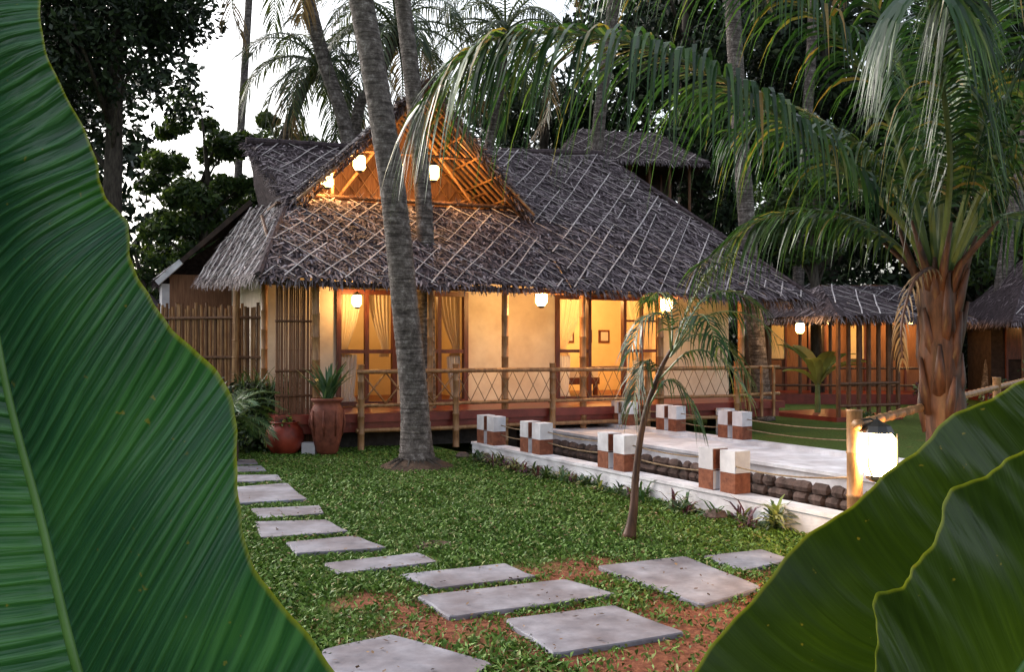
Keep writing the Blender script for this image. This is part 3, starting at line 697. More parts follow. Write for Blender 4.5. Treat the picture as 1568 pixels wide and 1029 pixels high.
# right bamboo handrail + lantern
rl = empty('bamboo_handrail'); mb = MB()
mb.bamboo((2.47, 6.6, 0), (2.47, 6.6, 1.24), .055, M_bamboo, 12, .26)
mb.bamboo((2.45, 6.5, 1.14), (4.1, 8.7, 1.17), .035, M_bamboo, 10); mb.bamboo((4.0, 8.6, 1.17), (8.4, 14.8, 1.17), .035, M_bamboo, 10)
mb.bamboo((2.47, 6.6, .55), (4.1, 8.8, .6), .03, M_bamboo, 10); mb.bamboo((4.0, 8.65, 0), (4.0, 8.65, 1.3), .05, M_bamboo); mb.bamboo((6.2, 11.7, 0), (6.2, 11.7, 1.3), .05, M_bamboo); mb.bamboo((8.4, 14.8, 0), (8.4, 14.8, 1.3), .05, M_bamboo)
mb.build('rails', rl, True)
mb = MB(); mb.tube([(2.47, 6.56, 1.16), (2.56, 6.54, 1.18), (2.6, 6.52, 1.16)], .008, 6, M_metal); mb.build('lantern_bracket', rl)
lantern('handrail_lantern', (2.6, 6.52, .94), rl, 1.6, 330, M_lampw, .03, .05)

# ------------------------------------------------------------------ palms
def smooth_path(pts, n):
    pts = [V(p) for p in pts]; P_ = [pts[0] * 2 - pts[1]] + pts + [pts[-1] * 2 - pts[-2]]; out = []; m = len(pts) - 1
    for i in range(n + 1):
        x = i / n * m; k = min(int(x), m - 1); t = x - k; a, b, c, d_ = P_[k:k + 4]
        out.append(.5 * ((2 * b) + (c - a) * t + (2 * a - 5 * b + 4 * c - d_) * t * t + (3 * b - a - 3 * c + d_) * t ** 3))
    return out
def frond(mb, pts, ll=.8, nl=50, lw=.02, r0=.03, droop=.8, mat=M_palmnear, rmat=M_rachis, start=.18, segs=4, jit=.12):
    path = smooth_path(pts, nl); n = len(path)
    mb.tube(path, [r0 * (1 - .88 * i / n) for i in range(n)], 6, rmat)
    for i in range(int(n * start), n):
        t = i / (n - 1); tan = (path[min(i + 1, n - 1)] - path[max(i - 1, 0)]).normalized()
        side = tan.cross(V((0, 0, 1))); side = side.normalized() if side.length > .05 else V((1, 0, 0))
        up = side.cross(tan)
        L_ = ll * (max(0.0, math.sin(math.pi * (.14 + .76 * (t - start) / (1 - start)))) ** .55) * U(.85, 1.1)
        for sg in (1, -1):
            an = .55 + .45 * t + U(-jit, jit)
            d_ = (side * sg * math.cos(an * .9) + tan * math.sin(an) + up * U(.1, .35)).normalized()
            wv = (tan - d_ * tan.dot(d_)); wv = wv.normalized() * lw
            dr = droop * U(.75, 1.25); vs = []; p0 = path[i]
            for k in range(segs + 1):
                s = k / segs; c = p0 + d_ * L_ * s * (1 - .25 * s * dr) + V((0, 0, -1)) * L_ * dr * s * s * .8
                w_ = (.45 + 1.1 * s) if s < .4 else (1 - (s - .4) / .6) * .89 + .02
                vs += [c - wv * w_ , c + wv * w_]
            mb.add(vs, [(2 * k, 2 * k + 1, 2 * k + 3, 2 * k + 2) for k in range(segs)], mat)
def palm_trunk(mb, pts, r0, r1, flare=1.5, seg=14):
    path = smooth_path(pts, max(30, int((V(pts[-1]) - V(pts[0])).length / .07))); n = len(path); rad = []
    for i in range(n):
        t = i / n; z = path[i].z - path[0].z
        r = r0 + (r1 - r0) * t; r *= 1 + (flare - 1) * math.exp(-z / .35)
        rad.append(r * (1.012 if i % 2 else .985) * U(.985, 1.015))
    mb.tube(path, rad, seg, M_trunk)
def coconut_palm(name, pts, r0, r1, flare=1.5, crown=True, nf=17, fl=3.6, mat=M_palmfar):
    e = empty(name); m = MB(); palm_trunk(m, pts, r0, r1, flare); m.build('trunk', e, True)
    if crown:
        m = MB(); top = V(pts[-1])
        for k in range(nf):
            az = k * 2.4 + U(-.2, .2); el = 1.25 - 1.75 * k / nf; h = V((math.cos(az), math.sin(az), 0)); L_ = fl * U(.85, 1.1)
            p = [top]; z = el
            for s in range(5):
                p.append(p[-1] + (h * math.cos(z) + V((0, 0, math.sin(z)))) * L_ / 5); z -= .42
            dry = k > nf - 3
            frond(m, p, .85, 36, .028, .04, .9, M_palmdry if dry else mat, M_rachis, .12, 3)
        for k in range(7):
            a = k * .9; m.lathe((top.x + .22 * math.cos(a), top.y + .22 * math.sin(a), top.z - .35), [(.02, -.02), (.09, .03), (.11, .12), (.07, .2), (.01, .24)], 8, M_petiole)
        m.build('crown', e)
    return e
coconut_palm('coconut_palm', [(-1.33, 12.86, -.05), (-1.38, 12.86, 1.0), (-1.50, 12.86, 2.2), (-1.68, 12.86, 3.9), (-1.95, 12.86, 5.6), (-2.18, 12.8, 6.9), (-2.6, 12.5, 9.5), (-2.8, 12.3, 11.5)], .20, .16, 1.5, nf=11)
coconut_palm('coconut_palm', [(-1.50, 16.2, 0), (-1.52, 16.2, 2.2), (-1.56, 16.2, 4.1), (-1.75, 16.2, 6.2), (-1.95, 16.2, 7.9), (-2.3, 16.2, 11)], .16, .14, 1.2, nf=11)
coconut_palm('coconut_palm', [(5.75, 20.9, 0), (5.55, 20.9, 2.2), (5.4, 20.9, 4.2), (5.2, 20.9, 7), (5.05, 20.9, 9.8), (4.9, 20.9, 13)], .21, .17, 1.3, nf=11)
coconut_palm('coconut_palm', [(-3.6, 24, 0), (-3.9, 24, 4), (-4.35, 24, 7.3), (-5.0, 24, 9.4), (-5.8, 24, 12.5)], .2, .18, 1.2, nf=11)
coconut_palm('coconut_palm', [(-4.4, 25, 0), (-4.3, 25, 7.5), (-3.7, 25, 8.9), (-3.2, 25.2, 10.4)], .17, .13, 1.2, nf=20, fl=3.2)
coconut_palm('coconut_palm', [(14.6, 28, 0), (15.1, 28, 4), (15.8, 28, 8), (16.3, 28, 13)], .25, .19, 1.3, nf=11)
coconut_palm('coconut_palm', [(2.2, 26, 0), (2.4, 26, 7), (2.9, 26, 11.5), (3.3, 26, 14.5)], .2, .16, 1.2, nf=11)
coconut_palm('coconut_palm', [(-10.3, 33, 0), (-9.9, 33, 8), (-9.5, 33, 15), (-9.4, 33, 19)], .15, .12, 1.2, nf=12, fl=3.0)
coconut_palm('coconut_palm', [(-7.4, 27, 0), (-7.2, 27, 6), (-6.3, 27, 9.0), (-5.7, 27, 10.0)], .17, .13, 1.2, nf=22, fl=3.2)
coconut_palm('coconut_palm', [(-.8, 28, 0), (-.9, 28, 6), (-.4, 28, 9.5), (-.2, 28, 11.4)], .17, .13, 1.2, nf=22, fl=3.6)
coconut_palm('coconut_palm', [(9.6, 31, 0), (9.8, 31, 6), (10.2, 31, 12), (10.3, 31, 16)], .2, .16, 1.2, nf=11)
mb = MB(); mb.lathe((-1.34, 12.86, -.02), [(.62, 0), (.5, .045), (.36, .10), (.2, .16), (.05, .18)], 24, M_soil)
for k in range(90):
    a = U(0, 6.28); r = U(.15, .5); p = V((-1.34 + math.cos(a) * r * .4, 12.86 + math.sin(a) * r * .4, .16)); q = V((-1.34 + math.cos(a + .2) * r, 12.86 + math.sin(a + .2) * r, .02)); mb.tube([p, q], [.018, .008], 5, M_bark)
mb.build('root_mound')

# young coconut palm on the right
yp = empty('young_coconut_palm'); mb = MB()
path = smooth_path([(3.78, 8.0, 0), (3.80, 8.0, .9), (3.74, 8, 1.7), (3.72, 8, 2.35)], 24)
mb.tube(path, [.165 * (1 + .3 * math.exp(-p.z / .3)) * U(.95, 1.06) for p in path], 14, M_petiole)
for k in range(22):
    a = k * 2.4; z = .9 + k * .055; c = V((3.75, 8.0, z)); h = V((math.cos(a), math.sin(a), 0))
    mb.tube([c + h * .09, c + h * .16 + V((0, 0, .22)), c + h * U(.16, .24) + V((0, 0, U(.4, .6)))], [.07, .045, .015], 7, M_petiole)
for k in range(9):
    a = k * .7 + .3; c = V((3.73, 8.0, 2.1)); h = V((math.cos(a), math.sin(a), 0)); mb.tube([c + h * .08, c + h * .22 + V((0, 0, .3)), c + h * U(.3, .6) + V((0, 0, U(.4, .75)))], [.06, .035, .012], 7, M_petiole)
mb.build('trunk', yp, True)
mb = MB(); B0 = (3.72, 8.0, 2.1)
FR = [([B0, (3.42, 7.9, 2.70), (2.84, 7.7, 3.16), (2.2, 7.4, 3.56), (1.50, 7.1, 3.86), (.81, 6.8, 3.99), (.17, 6.6, 3.97), (-.25, 6.4, 3.80), (-.58, 6.3, 3.42)], 1.15, 185, 1.15),
      ([B0, (3.45, 7.9, 3.1), (3.0, 7.7, 4.0), (2.3, 7.5, 4.6), (1.5, 7.3, 4.85), (.7, 7.2, 4.7)], .95, 120, 1.0),
      ([B0, (3.8, 8, 3.3), (4.1, 8, 4.3), (4.6, 8.1, 5.1), (5.3, 8.1, 5.6)], .95, 95, .8),
      ([B0, (4.1, 7.8, 3.0), (4.6, 7.4, 3.75), (5.3, 7.0, 4.1), (6.1, 6.6, 3.9)], .95, 100, .9),
      ([B0, (3.6, 7.5, 3.1), (3.2, 6.8, 3.75), (2.8, 6.1, 3.98), (2.45, 5.4, 3.8)], .95, 105, 1.2),
      ([B0, (3.8, 7.5, 3.2), (3.55, 6.8, 3.9), (3.2, 6.1, 4.15), (2.8, 5.4, 4.05)], .95, 105, 1.2),
      ([B0, (3.4, 8.2, 2.65), (2.95, 8.5, 2.95), (2.4, 8.8, 2.92), (1.85, 9.0, 2.5)], .75, 80, 1.1),
      ([B0, (4.2, 8.3, 2.7), (4.8, 8.6, 2.95), (5.5, 8.8, 2.75), (6.1, 9, 2.25)], .8, 80, 1.0),
      ([B0, (3.55, 8.4, 3.1), (3.1, 9.0, 3.9), (2.5, 9.6, 4.35), (1.9, 10.1, 4.45)], .9, 95, .9),
      ([B0, (3.95, 8.5, 3.2), (4.4, 9.1, 4.1), (5.0, 9.8, 4.6), (5.8, 10.5, 4.5)], .9, 95, .9),
      ([B0, (4.0, 7.6, 3.2), (4.1, 6.9, 3.9), (4.05, 6.2, 4.2), (3.9, 5.5, 4.05)], .95, 100, 1.1),
      ([B0, (3.6, 7.9, 3.1), (3.3, 7.8, 4.2), (2.8, 7.7, 5.0), (2.1, 7.6, 5.4)], .95, 110, .95),
      ([B0, (4.15, 8.1, 2.95), (4.75, 8.1, 3.6), (5.5, 8.1, 3.9), (6.3, 8.0, 3.6)], .95, 95, 1.0),
      ([B0, (3.55, 8.15, 2.9), (3.2, 8.3, 3.5), (2.7, 8.5, 3.8), (2.1, 8.7, 3.75)], .85, 90, 1.1),
      ([B0, (3.85, 8.3, 3.0), (4.1, 8.7, 3.7), (4.5, 9.1, 4.0), (5.0, 9.5, 3.9)], .85, 85, 1.1)]
for pts, ll, nl, dr in FR: frond(mb, pts, ll, nl, .022, .034, dr, start=.2, segs=5)
frond(mb, [B0, (3.6, 7.8, 2.35), (3.35, 7.6, 2.25), (3.2, 7.5, 1.9), (3.18, 7.45, 1.6)], .18, 20, .012, .03, 1.2, M_palmdry, M_petiole)
mb.build('fronds', yp)

# slender young palm on the lawn
sl = empty('slender_palm'); mb = MB()
st = smooth_path([(1.03, 8.07, 0), (1.07, 8.07, .25), (1.10, 8.1, .6), (1.17, 8.1, 1.06), (1.31, 8.12, 1.47), (1.44, 8.15, 1.7)], 26)
mb.tube(st, [.043 * (1 - .62 * i / 26) + .028 * math.exp(-i / 2.) for i in range(27)], 9, M_petiole)
mb.build('stem', sl, True); mb = MB(); T0 = V((1.42, 8.14, 1.62))
for pts in ([T0, (1.55, 8.1, 2.0), (1.72, 8.0, 2.35), (1.9, 7.9, 2.5)], [T0, (1.7, 8.1, 1.95), (2.05, 8.0, 1.98), (2.4, 7.9, 1.7)], [T0, (1.65, 8.3, 1.8), (1.95, 8.5, 1.75), (2.2, 8.6, 1.45)],
            [T0, (1.35, 8.0, 1.95), (1.15, 7.9, 1.95), (1.0, 7.8, 1.65)], [T0, (1.45, 8.3, 2.0), (1.4, 8.6, 2.2), (1.3, 8.9, 2.15)], [T0, (1.55, 7.9, 1.9), (1.6, 7.6, 1.95), (1.65, 7.3, 1.7)],
            [(1.25, 8.1, 1.3), (1.2, 8.05, 1.55), (1.12, 8.0, 1.5), (1.05, 7.95, 1.2)], [(1.2, 8.1, 1.15), (1.35, 8.0, 1.4), (1.5, 7.95, 1.3), (1.6, 7.9, 1.05)],
            [(1.3, 8.1, 1.4), (1.55, 8.0, 1.65), (1.8, 7.9, 1.6), (2.0, 7.8, 1.3)], [(1.4, 8.1, 1.6), (1.7, 8.2, 2.1), (2.0, 8.3, 2.2), (2.3, 8.4, 2.05)]):
    frond(mb, pts, .33, 30, .011, .010, 1.0, M_palmfar if R() < .4 else M_palmnear, start=.2, segs=3, jit=.3)
mb.build('fronds', sl)

# ------------------------------------------------------------------ pots and plants
def blade(mb, p, az, el, L_, w_, mat, curve=.5, segs=4):
    p = V(p); h = V((math.cos(az), math.sin(az), 0)); sd = V((-math.sin(az), math.cos(az), 0)); vs = []; c = p.copy(); z = el
    for k in range(segs + 1):
        s = k / segs; ww = w_ * (math.sin(math.pi * min(.98, .28 + .7 * s)) ** .8); vs += [c - sd * ww, c + sd * ww]
        c = c + (h * math.cos(z) + V((0, 0, math.sin(z)))) * L_ / segs; z -= curve / segs * 2
    mb.add(vs, [(2 * k, 2 * k + 1, 2 * k + 3, 2 * k + 2) for k in range(segs)], mat)
pt = empty('tall_clay_pot', (-2.90, 14.35, 0)); mb = MB()
mb.lathe((0, 0, 0), [(.13, 0), (.17, .05), (.22, .25), (.255, .5), (.26, .66), (.22, .76), (.19, .80), (.24, .84), (.255, .87), (.235, .885), (.2, .86), (.19, .82), (.02, .81)], 28, M_terra2)
for k in range(8):
    a = k * math.pi / 4; c_, s_ = math.cos(a), math.sin(a); mb.tube([(c_ * .23, s_ * .23, .3), (c_ * .275, s_ * .275, .5), (c_ * .26, s_ * .26, .7)], [.012, .02, .01], 6, M_terra2)
mb.build('pot', pt, True); mb = MB()
for k in range(44): blade(mb, (U(-.06, .06), U(-.06, .06), .80), U(0, 6.28), U(.9, 1.5), U(.5, .85), .034, M_agave, U(.1, .6))
mb.build('agave', pt)
pr = empty('round_clay_pot', (-3.58, 14.40, 0)); mb = MB()
mb.lathe((0, 0, 0), [(.14, 0), (.2, .03), (.28, .14), (.305, .26), (.28, .38), (.22, .46), (.20, .475), (.235, .50), (.23, .515), (.19, .50), (.17, .47), (.02, .46)], 32, M_terra)
mb.build('pot', pr, True); mb = MB()
for k in range(90): blade(mb, (U(-.16, .16), U(-.16, .16), .47), U(0, 6.28), U(.2, 1.4), U(.12, .24), .022, M_purple if k % 2 else M_leafmid, .6, 3)
mb.build('succulents', pr)
mb = MB(); mb.prism([(-3.3, 14.35), (-3.08, 14.3), (-3.05, 14.5), (-3.3, 14.52)], 0, .18, M_white); mb.build('plaster_block')
cy = empty('cycad_plant', (-4.12, 13.3, 0)); mb = MB(); mb.lathe((0, 0, 0), [(.14, 0), (.15, .2), (.12, .42), (.05, .5)], 12, M_bark)
for k in range(34):
    az = k * 2.4; el = U(.3, 1.3); h = V((math.cos(az), math.sin(az), 0)); p = [V((0, 0, .55))]; z = el
    for s in range(4): p.append(p[-1] + (h * math.cos(z) + V((0, 0, math.sin(z)))) * .23); z -= .42
    frond(mb, p, .20, 38, .010, .012, .3, M_leafmid if k % 2 else M_agave, start=.1, segs=2)
mb.build('fronds', cy)
def shrub(name, c, r, n, size, mat, flat=.8, asp=.4, stems=True):
    e = empty(name, c); K = max(5, int(n / 130))
    cs = unit(rng.normal(size=(K, 3))) * rng.uniform(.2, .75, (K, 1)) * r; cs[:, 2] = np.abs(cs[:, 2]) * flat * 1.3 + r * .15
    poly_cloud('foliage', leaf_quads(clumps(cs, [r * .42] * K, n // K), size, asp), 4, mat, e)
    m = MB()
    for k in range(min(K, 14)): m.tube([(0, 0, 0), tuple(cs[k] * .5), tuple(cs[k])], [.02, .014, .005], 5, M_bark)
    m.build('stems', e)
gb = empty('grassy_bush', (-4.05, 15.2, 0)); mb = MB()
for k in range(900): blade(mb, (U(-.5, .5), U(-.3, .3), U(.3, 1.1)), U(0, 6.28), U(.3, 1.5), U(.25, .55), .009, M_leafmid if k % 4 else M_agave, .9, 3)
for k in range(40): mb.tube([(U(-.2, .2), U(-.1, .1), 0), (U(-.4, .4), U(-.2, .2), 1.1)], .01, 4, M_bark)
mb.build('blades', gb)
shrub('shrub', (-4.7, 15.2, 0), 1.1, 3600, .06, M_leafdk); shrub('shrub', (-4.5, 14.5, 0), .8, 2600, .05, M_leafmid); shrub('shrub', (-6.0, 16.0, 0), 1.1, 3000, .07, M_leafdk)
cp = empty('border_plants'); mb = MB()
for k in range(75):
    y = U(8.3, 13.6); x = Lx(y) - U(.2, .5); mt = random.choice((M_purple, M_leafmid, M_purple, M_agave)); hgt = U(.08, .32)
    for j in range(random.randint(8, 18)): blade(mb, (x + U(-.04, .04), y + U(-.04, .04), 0), U(0, 6.28), U(.6, 1.5), hgt * U(.6, 1.1), U(.008, .02), mt, .8, 3)
mb.build('tufts', cp); mb = MB()
for k in range(80): blade(mb, (2.42 + U(-.03, .03), 8.42 + U(-.03, .03), U(0, .14)), U(0, 6.28), U(.2, 1.5), U(.14, .30), .018, M_pale if k % 3 else M_leafmid, .7, 3)
mb.build('pale_tuft', cp)
for nm, c in (('border_rock', (-.75, 13.9, 0)), ('border_rock', (-.35, 13.6, 0)), ('border_rock', (2.0, 9.0, 0)), ('border_rock', (.15, 12.4, 0))):
    m = MB(); s = U(.07, .13); m.lathe((0, 0, 0), [(s * U(.8, 1), -.01), (s * 1.1, s * .3), (s * .8, s * .75), (s * .2, s * .9)], 7, M_rubble); o = m.build(nm); o.location = c
for k, (x, y, r) in enumerate(((7.2, 18.5, .5), (8.3, 17.2, .6), (9.6, 18.2, .7), (11.5, 20, .9), (9.8, 14.6, .5), (12.6, 22.5, 1.2), (14, 24, 1.4), (10.8, 16.5, .7), (11.5, 24.5, .8), (15.5, 22, 1.5))):
    shrub('garden_shrub', (x, y, 0), r, int(1400 * r), .06, (M_leafmid, M_leafdk, M_purple)[k % 3])
def small_banana(name, c, s, mat, n=9):
    e = empty(name, c); m = MB(); m.tube([(0, 0, 0), (0, 0, .7 * s)], [.07 * s, .05 * s], 8, M_rachis)
    for k in range(n):
        az = k * 2.4; el = U(.9, 1.45); h = V((math.cos(az), math.sin(az), 0)); sd = V((-math.sin(az), math.cos(az), 0)); c_ = V((0, 0, .6 * s)); vs = []; z = el; L_ = U(.9, 1.4) * s
        for q in range(11):
            t = q / 10; w_ = .17 * s * (math.sin(math.pi * min(.97, max(.04, (t - .12) / .9))) ** .6); up = V((0, 0, .3)); 
            vs += [c_ - sd * w_ + up * w_, c_, c_ + sd * w_ + up * w_]; c_ = c_ + (h * math.cos(z) + V((0, 0, math.sin(z)))) * L_ / 10; z -= .13
        m.add(vs, [(3 * q + j, 3 * q + j + 1, 3 * q + j + 4, 3 * q + j + 3) for q in range(10) for j in (0, 1)], mat)
    m.build('leaves', e)
small_banana('banana_plant', (7.35, 22.0, 0), 1.15, M_pale); small_banana('banana_plant', (-9.0, 16.5, 0), 1.6, M_leafmid)

# ------------------------------------------------------------------ banana leaves in the foreground
def banana_leaf(name, parent, mid, eR, eL, bulge=.03, rows=150, hc=16, mat=M_banana, mr=.0095):
    M = smooth_path(mid, rows); A = smooth_path(eR, rows); Bp = smooth_path(eL, rows)
    vs = []; uvs = []; cols = 2 * hc + 1
    n0 = (A[rows // 2] - M[rows // 2]).cross(M[rows // 2 + 1] - M[rows // 2 - 1]).normalized()
    if n0.y > 0: n0 = -n0
    cum = 0
    for i in range(rows + 1):
        if i: cum += (M[i] - M[i - 1]).length
        for j in range(cols):
            x = (j - hc) / hc; E = A[i] if x > 0 else Bp[i]; a = abs(x)
            p = M[i].lerp(E, a) + n0 * (bulge * math.sin(math.pi * a) + .012 * a * a * math.sin(i * .16 + 2 * x) + .006 * a * math.sin(i * .37 + 1.3 * x) + .0012 * math.sin(i * 1.3) * a)
            vs.append(tuple(p)); uvs.append((cum - .05 * a * a, x))
    fs = [(i * cols + j, i * cols + j + 1, (i + 1) * cols + j + 1, (i + 1) * cols + j) for i in range(rows) for j in range(cols - 1)]
    me = bpy.data.meshes.new(name); me.from_pydata(vs, [], fs); me.materials.append(mat)
    uvl = me.uv_layers.new(name='UVMap'); li = np.empty(len(me.loops), dtype=np.int32); me.loops.foreach_get('vertex_index', li)
    uvl.data.foreach_set('uv', np.array(uvs, dtype=np.float32)[li].ravel()); me.polygons.foreach_set('use_smooth', [True] * len(fs)); me.update()
    o = bpy.data.objects.new(name, me); COL.objects.link(o); o.parent = parent
    m = MB(); m.tube([p + n0 * .001 for p in M], [mr * (1 - .7 * i / rows) for i in range(rows + 1)], 8, M_midrib); m.build(name + '_midrib', parent, True)
bl = empty('banana_tree')
mid = [(-.44, 1.16, .80), (-.47, 1.16, .98), (-.498, 1.16, 1.14), (-.55, 1.16, 1.30), (-.60, 1.17, 1.48), (-.645, 1.17, 1.65), (-.68, 1.17, 1.85), (-.705, 1.16, 2.05), (-.73, 1.14, 2.35), (-.75, 1.1, 2.65)]
eR = [(-.36, 1.12, .82), (-.16, 1.10, 1.05), (-.176, 1.1, 1.22), (-.235, 1.1, 1.335), (-.300, 1.1, 1.441), (-.329, 1.1, 1.52), (-.334, 1.1, 1.606), (-.365, 1.1, 1.672), (-.408, 1.1, 1.73), (-.447, 1.1, 1.785), (-.462, 1.1, 1.84), (-.495, 1.1, 1.875), (-.499, 1.1, 1.925), (-.540, 1.1, 2.02), (-.567, 1.1, 2.117), (-.60, 1.1, 2.25), (-.67, 1.1, 2.48), (-.75, 1.1, 2.655)]
eL = [(-.47, 1.05, .80), (-.66, .98, .95), (-.78, .95, 1.2), (-.9, .92, 1.5), (-.98, .92, 1.8), (-.98, .95, 2.1), (-.92, 1.0, 2.4), (-.755, 1.09, 2.65)]
banana_leaf('leaf_blade', bl, mid, eR, eL, .025)
mb = MB(); mb.tube(smooth_path([(-.44, 1.16, .82), (-.46, 1.2, .55), (-.55, 1.28, .3), (-.62, 1.32, 0)], 12), [.012, .013, .015, .017, .02, .024, .03, .04, .05, .06, .07, .08, .085], 10, M_midrib); mb.build('pseudostem', bl, True)
br = empty('banana_tree')
mid = [(.30, 1.36, .86), (.433, 1.36, 1.05), (.58, 1.36, 1.24), (.72, 1.35, 1.37), (.86, 1.34, 1.48), (1.05, 1.32, 1.58), (1.25, 1.28, 1.62)]
eR = [(.25, 1.3, .90), (.13, 1.3, 1.06), (.19, 1.3, 1.155), (.247, 1.3, 1.236), (.340, 1.3, 1.338), (.433, 1.3, 1.435), (.516, 1.3, 1.512), (.591, 1.3, 1.568), (.665, 1.3, 1.616), (.728, 1.3, 1.655), (.851, 1.3, 1.709), (1.05, 1.3, 1.72), (1.255, 1.28, 1.63)]
eL = [(.36, 1.33, .84), (.56, 1.28, .9), (.75, 1.26, 1.05), (.95, 1.25, 1.2), (1.15, 1.26, 1.4), (1.26, 1.27, 1.61)]
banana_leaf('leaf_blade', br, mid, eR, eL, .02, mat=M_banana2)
mid = [(.38, 1.06, .95), (.44, 1.06, 1.08), (.52, 1.06, 1.22), (.61, 1.06, 1.36), (.70, 1.05, 1.47), (.84, 1.03, 1.56)]
eR = [(.36, 1.03, .98), (.355, 1.0, 1.12), (.372, 1.0, 1.22), (.390, 1.0, 1.30), (.397, 1.0, 1.36), (.403, 1.0, 1.414), (.418, 1.0, 1.443), (.444, 1.0, 1.475), (.483, 1.0, 1.529), (.518, 1.0, 1.561), (.56, 1.0, 1.593), (.626, 1.0, 1.633), (.74, 1.0, 1.64), (.845, 1.02, 1.57)]
eL = [(.42, 1.04, .93), (.58, 1.0, 1.0), (.72, .98, 1.12), (.86, .97, 1.3), (.92, .99, 1.45), (.85, 1.02, 1.555)]
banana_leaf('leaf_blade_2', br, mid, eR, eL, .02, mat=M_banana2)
mb = MB(); mb.tube(smooth_path([(.30, 1.36, .88), (.28, 1.38, .6), (.4, 1.35, .3), (.5, 1.3, 0)], 12), [.012, .013, .015, .017, .02, .024, .03, .04, .05, .06, .07, .08, .085], 10, M_midrib)
mb.tube(smooth_path([(.38, 1.06, .97), (.37, 1.12, .7), (.44, 1.22, .35), (.5, 1.28, .1)], 12), [.011, .012, .013, .015, .018, .02, .024, .03, .035, .04, .045, .05, .05], 10, M_midrib); mb.build('pseudostem', br, True)

# ------------------------------------------------------------------ broadleaf trees
def tree(name, x, y, H, cr, z0, mat, leaves=9000, size=.16, tr=.22, K=46, sq=1.0):
    e = empty(name, (x, y, 0)); m = MB()
    m.tube([(0, 0, 0), (U(-.2, .2), 0, H * .35), (U(-.3, .3), 0, H * .7), (0, 0, H * .93)], [tr * 1.3, tr, tr * .6, tr * .15], 9, M_bark)
    cs = []
    for k in range(K):
        d_ = unit(rng.normal(size=(1, 3)))[0] * (R() ** .4); cs.append([d_[0] * cr, d_[1] * cr * .8, z0 + (H - z0) * (.5 + .5 * d_[2] * sq)])
    for c in cs[:16]: 
        zz = max(z0 * .6, c[2] - cr * .7); m.tube([(0, 0, zz), (c[0] * .5, c[1] * .5, (zz + c[2]) / 2 + .1), tuple(c)], [tr * .35, tr * .2, .03], 5, M_bark)
    m.build('trunk', e, True)
    poly_cloud('crown', leaf_quads(clumps(cs, [cr * U(.18, .34) for _ in cs], leaves // K), size, .42), 4, mat, e)
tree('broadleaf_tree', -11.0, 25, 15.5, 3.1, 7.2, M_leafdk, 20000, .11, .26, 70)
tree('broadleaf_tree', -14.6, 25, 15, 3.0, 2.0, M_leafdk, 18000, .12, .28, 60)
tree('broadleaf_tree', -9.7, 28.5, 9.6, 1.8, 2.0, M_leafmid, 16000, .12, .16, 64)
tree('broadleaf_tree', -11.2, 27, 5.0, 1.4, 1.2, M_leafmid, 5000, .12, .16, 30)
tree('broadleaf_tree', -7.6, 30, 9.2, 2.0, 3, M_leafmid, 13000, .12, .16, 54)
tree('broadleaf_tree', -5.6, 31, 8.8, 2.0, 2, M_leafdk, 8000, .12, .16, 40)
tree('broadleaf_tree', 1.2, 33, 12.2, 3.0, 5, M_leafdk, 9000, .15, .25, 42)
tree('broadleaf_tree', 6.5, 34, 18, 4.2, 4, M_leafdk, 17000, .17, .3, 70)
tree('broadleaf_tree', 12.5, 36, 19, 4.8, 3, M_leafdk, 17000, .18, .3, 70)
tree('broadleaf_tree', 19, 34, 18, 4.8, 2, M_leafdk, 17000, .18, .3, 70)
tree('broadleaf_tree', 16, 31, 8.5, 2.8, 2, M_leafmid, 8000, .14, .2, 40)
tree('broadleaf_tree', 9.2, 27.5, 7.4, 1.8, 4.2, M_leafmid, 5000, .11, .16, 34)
def hmax(x):
    px = x / .0285
    if px < -590: return 19
    if px < -530: return 4.5
    if px < -410: return 8.4
    if px < -180: return 9.4
    if px < -60: return 9.4
    if px < 120: return 11.5
    return 25
cs = []; rr = []
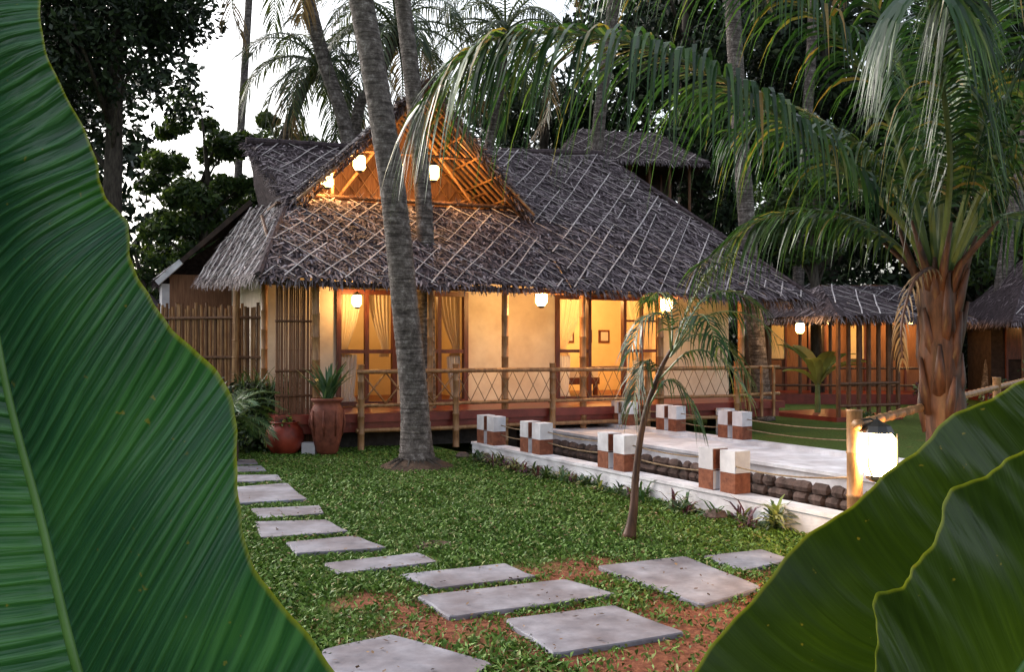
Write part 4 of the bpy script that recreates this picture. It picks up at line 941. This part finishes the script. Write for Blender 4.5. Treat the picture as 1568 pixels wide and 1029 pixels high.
while len(cs) < 1350:
    x = U(-28, 32); y = U(38, 48); z = U(0, 23)
    if z < hmax(x) * (y / 40) * U(.75, 1.02): cs.append([x, y, z]); rr.append(U(.8, 1.6))
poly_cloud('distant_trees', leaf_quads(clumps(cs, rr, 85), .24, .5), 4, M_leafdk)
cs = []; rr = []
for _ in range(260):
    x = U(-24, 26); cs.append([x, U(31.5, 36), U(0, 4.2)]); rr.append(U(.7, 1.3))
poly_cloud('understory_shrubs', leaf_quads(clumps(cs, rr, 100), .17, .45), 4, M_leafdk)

# ------------------------------------------------------------------ world, sun, camera
wd_ = bpy.data.worlds.new('World'); scene.world = wd_; wd_.use_nodes = True; nt = wd_.node_tree; nt.nodes.clear()
sky = nt.nodes.new('ShaderNodeTexSky'); sky.sky_type = 'NISHITA'; sky.sun_disc = False
SE, SR = math.radians(30), math.radians(-55)
sky.sun_elevation = SE; sky.sun_rotation = SR; sky.air_density = 1.3; sky.dust_density = 5; sky.ozone_density = 2
hs = nt.nodes.new('ShaderNodeHueSaturation'); hs.inputs['Saturation'].default_value = .42; hs.inputs['Value'].default_value = 2.5
bg = nt.nodes.new('ShaderNodeBackground'); bg.inputs[1].default_value = .15; wo = nt.nodes.new('ShaderNodeOutputWorld')
nt.links.new(sky.outputs[0], hs.inputs['Color']); nt.links.new(hs.outputs[0], bg.inputs[0]); nt.links.new(bg.outputs[0], wo.inputs[0])
sl_ = bpy.data.lights.new('sun', 'SUN'); sl_.energy = 1.1; sl_.angle = math.radians(20); sl_.color = (1, .94, .86)
so = bpy.data.objects.new('sun', sl_); COL.objects.link(so)
sd = V((math.sin(SR) * math.cos(SE), math.cos(SR) * math.cos(SE), math.sin(SE)))
so.rotation_euler = sd.to_track_quat('Z', 'Y').to_euler(); so.location = (0, 0, 30)

cam = bpy.data.cameras.new('camera'); co = bpy.data.objects.new('camera', cam); COL.objects.link(co)
co.location = (0, 0, 1.7); co.rotation_euler = (math.radians(90.63), 0, 0)
cam.sensor_width = 36; cam.lens = 32.14; cam.clip_start = .05; cam.clip_end = 1000
scene.camera = co
scene.view_settings.view_transform = 'Standard'; scene.view_settings.look = 'None'; scene.view_settings.exposure = 0
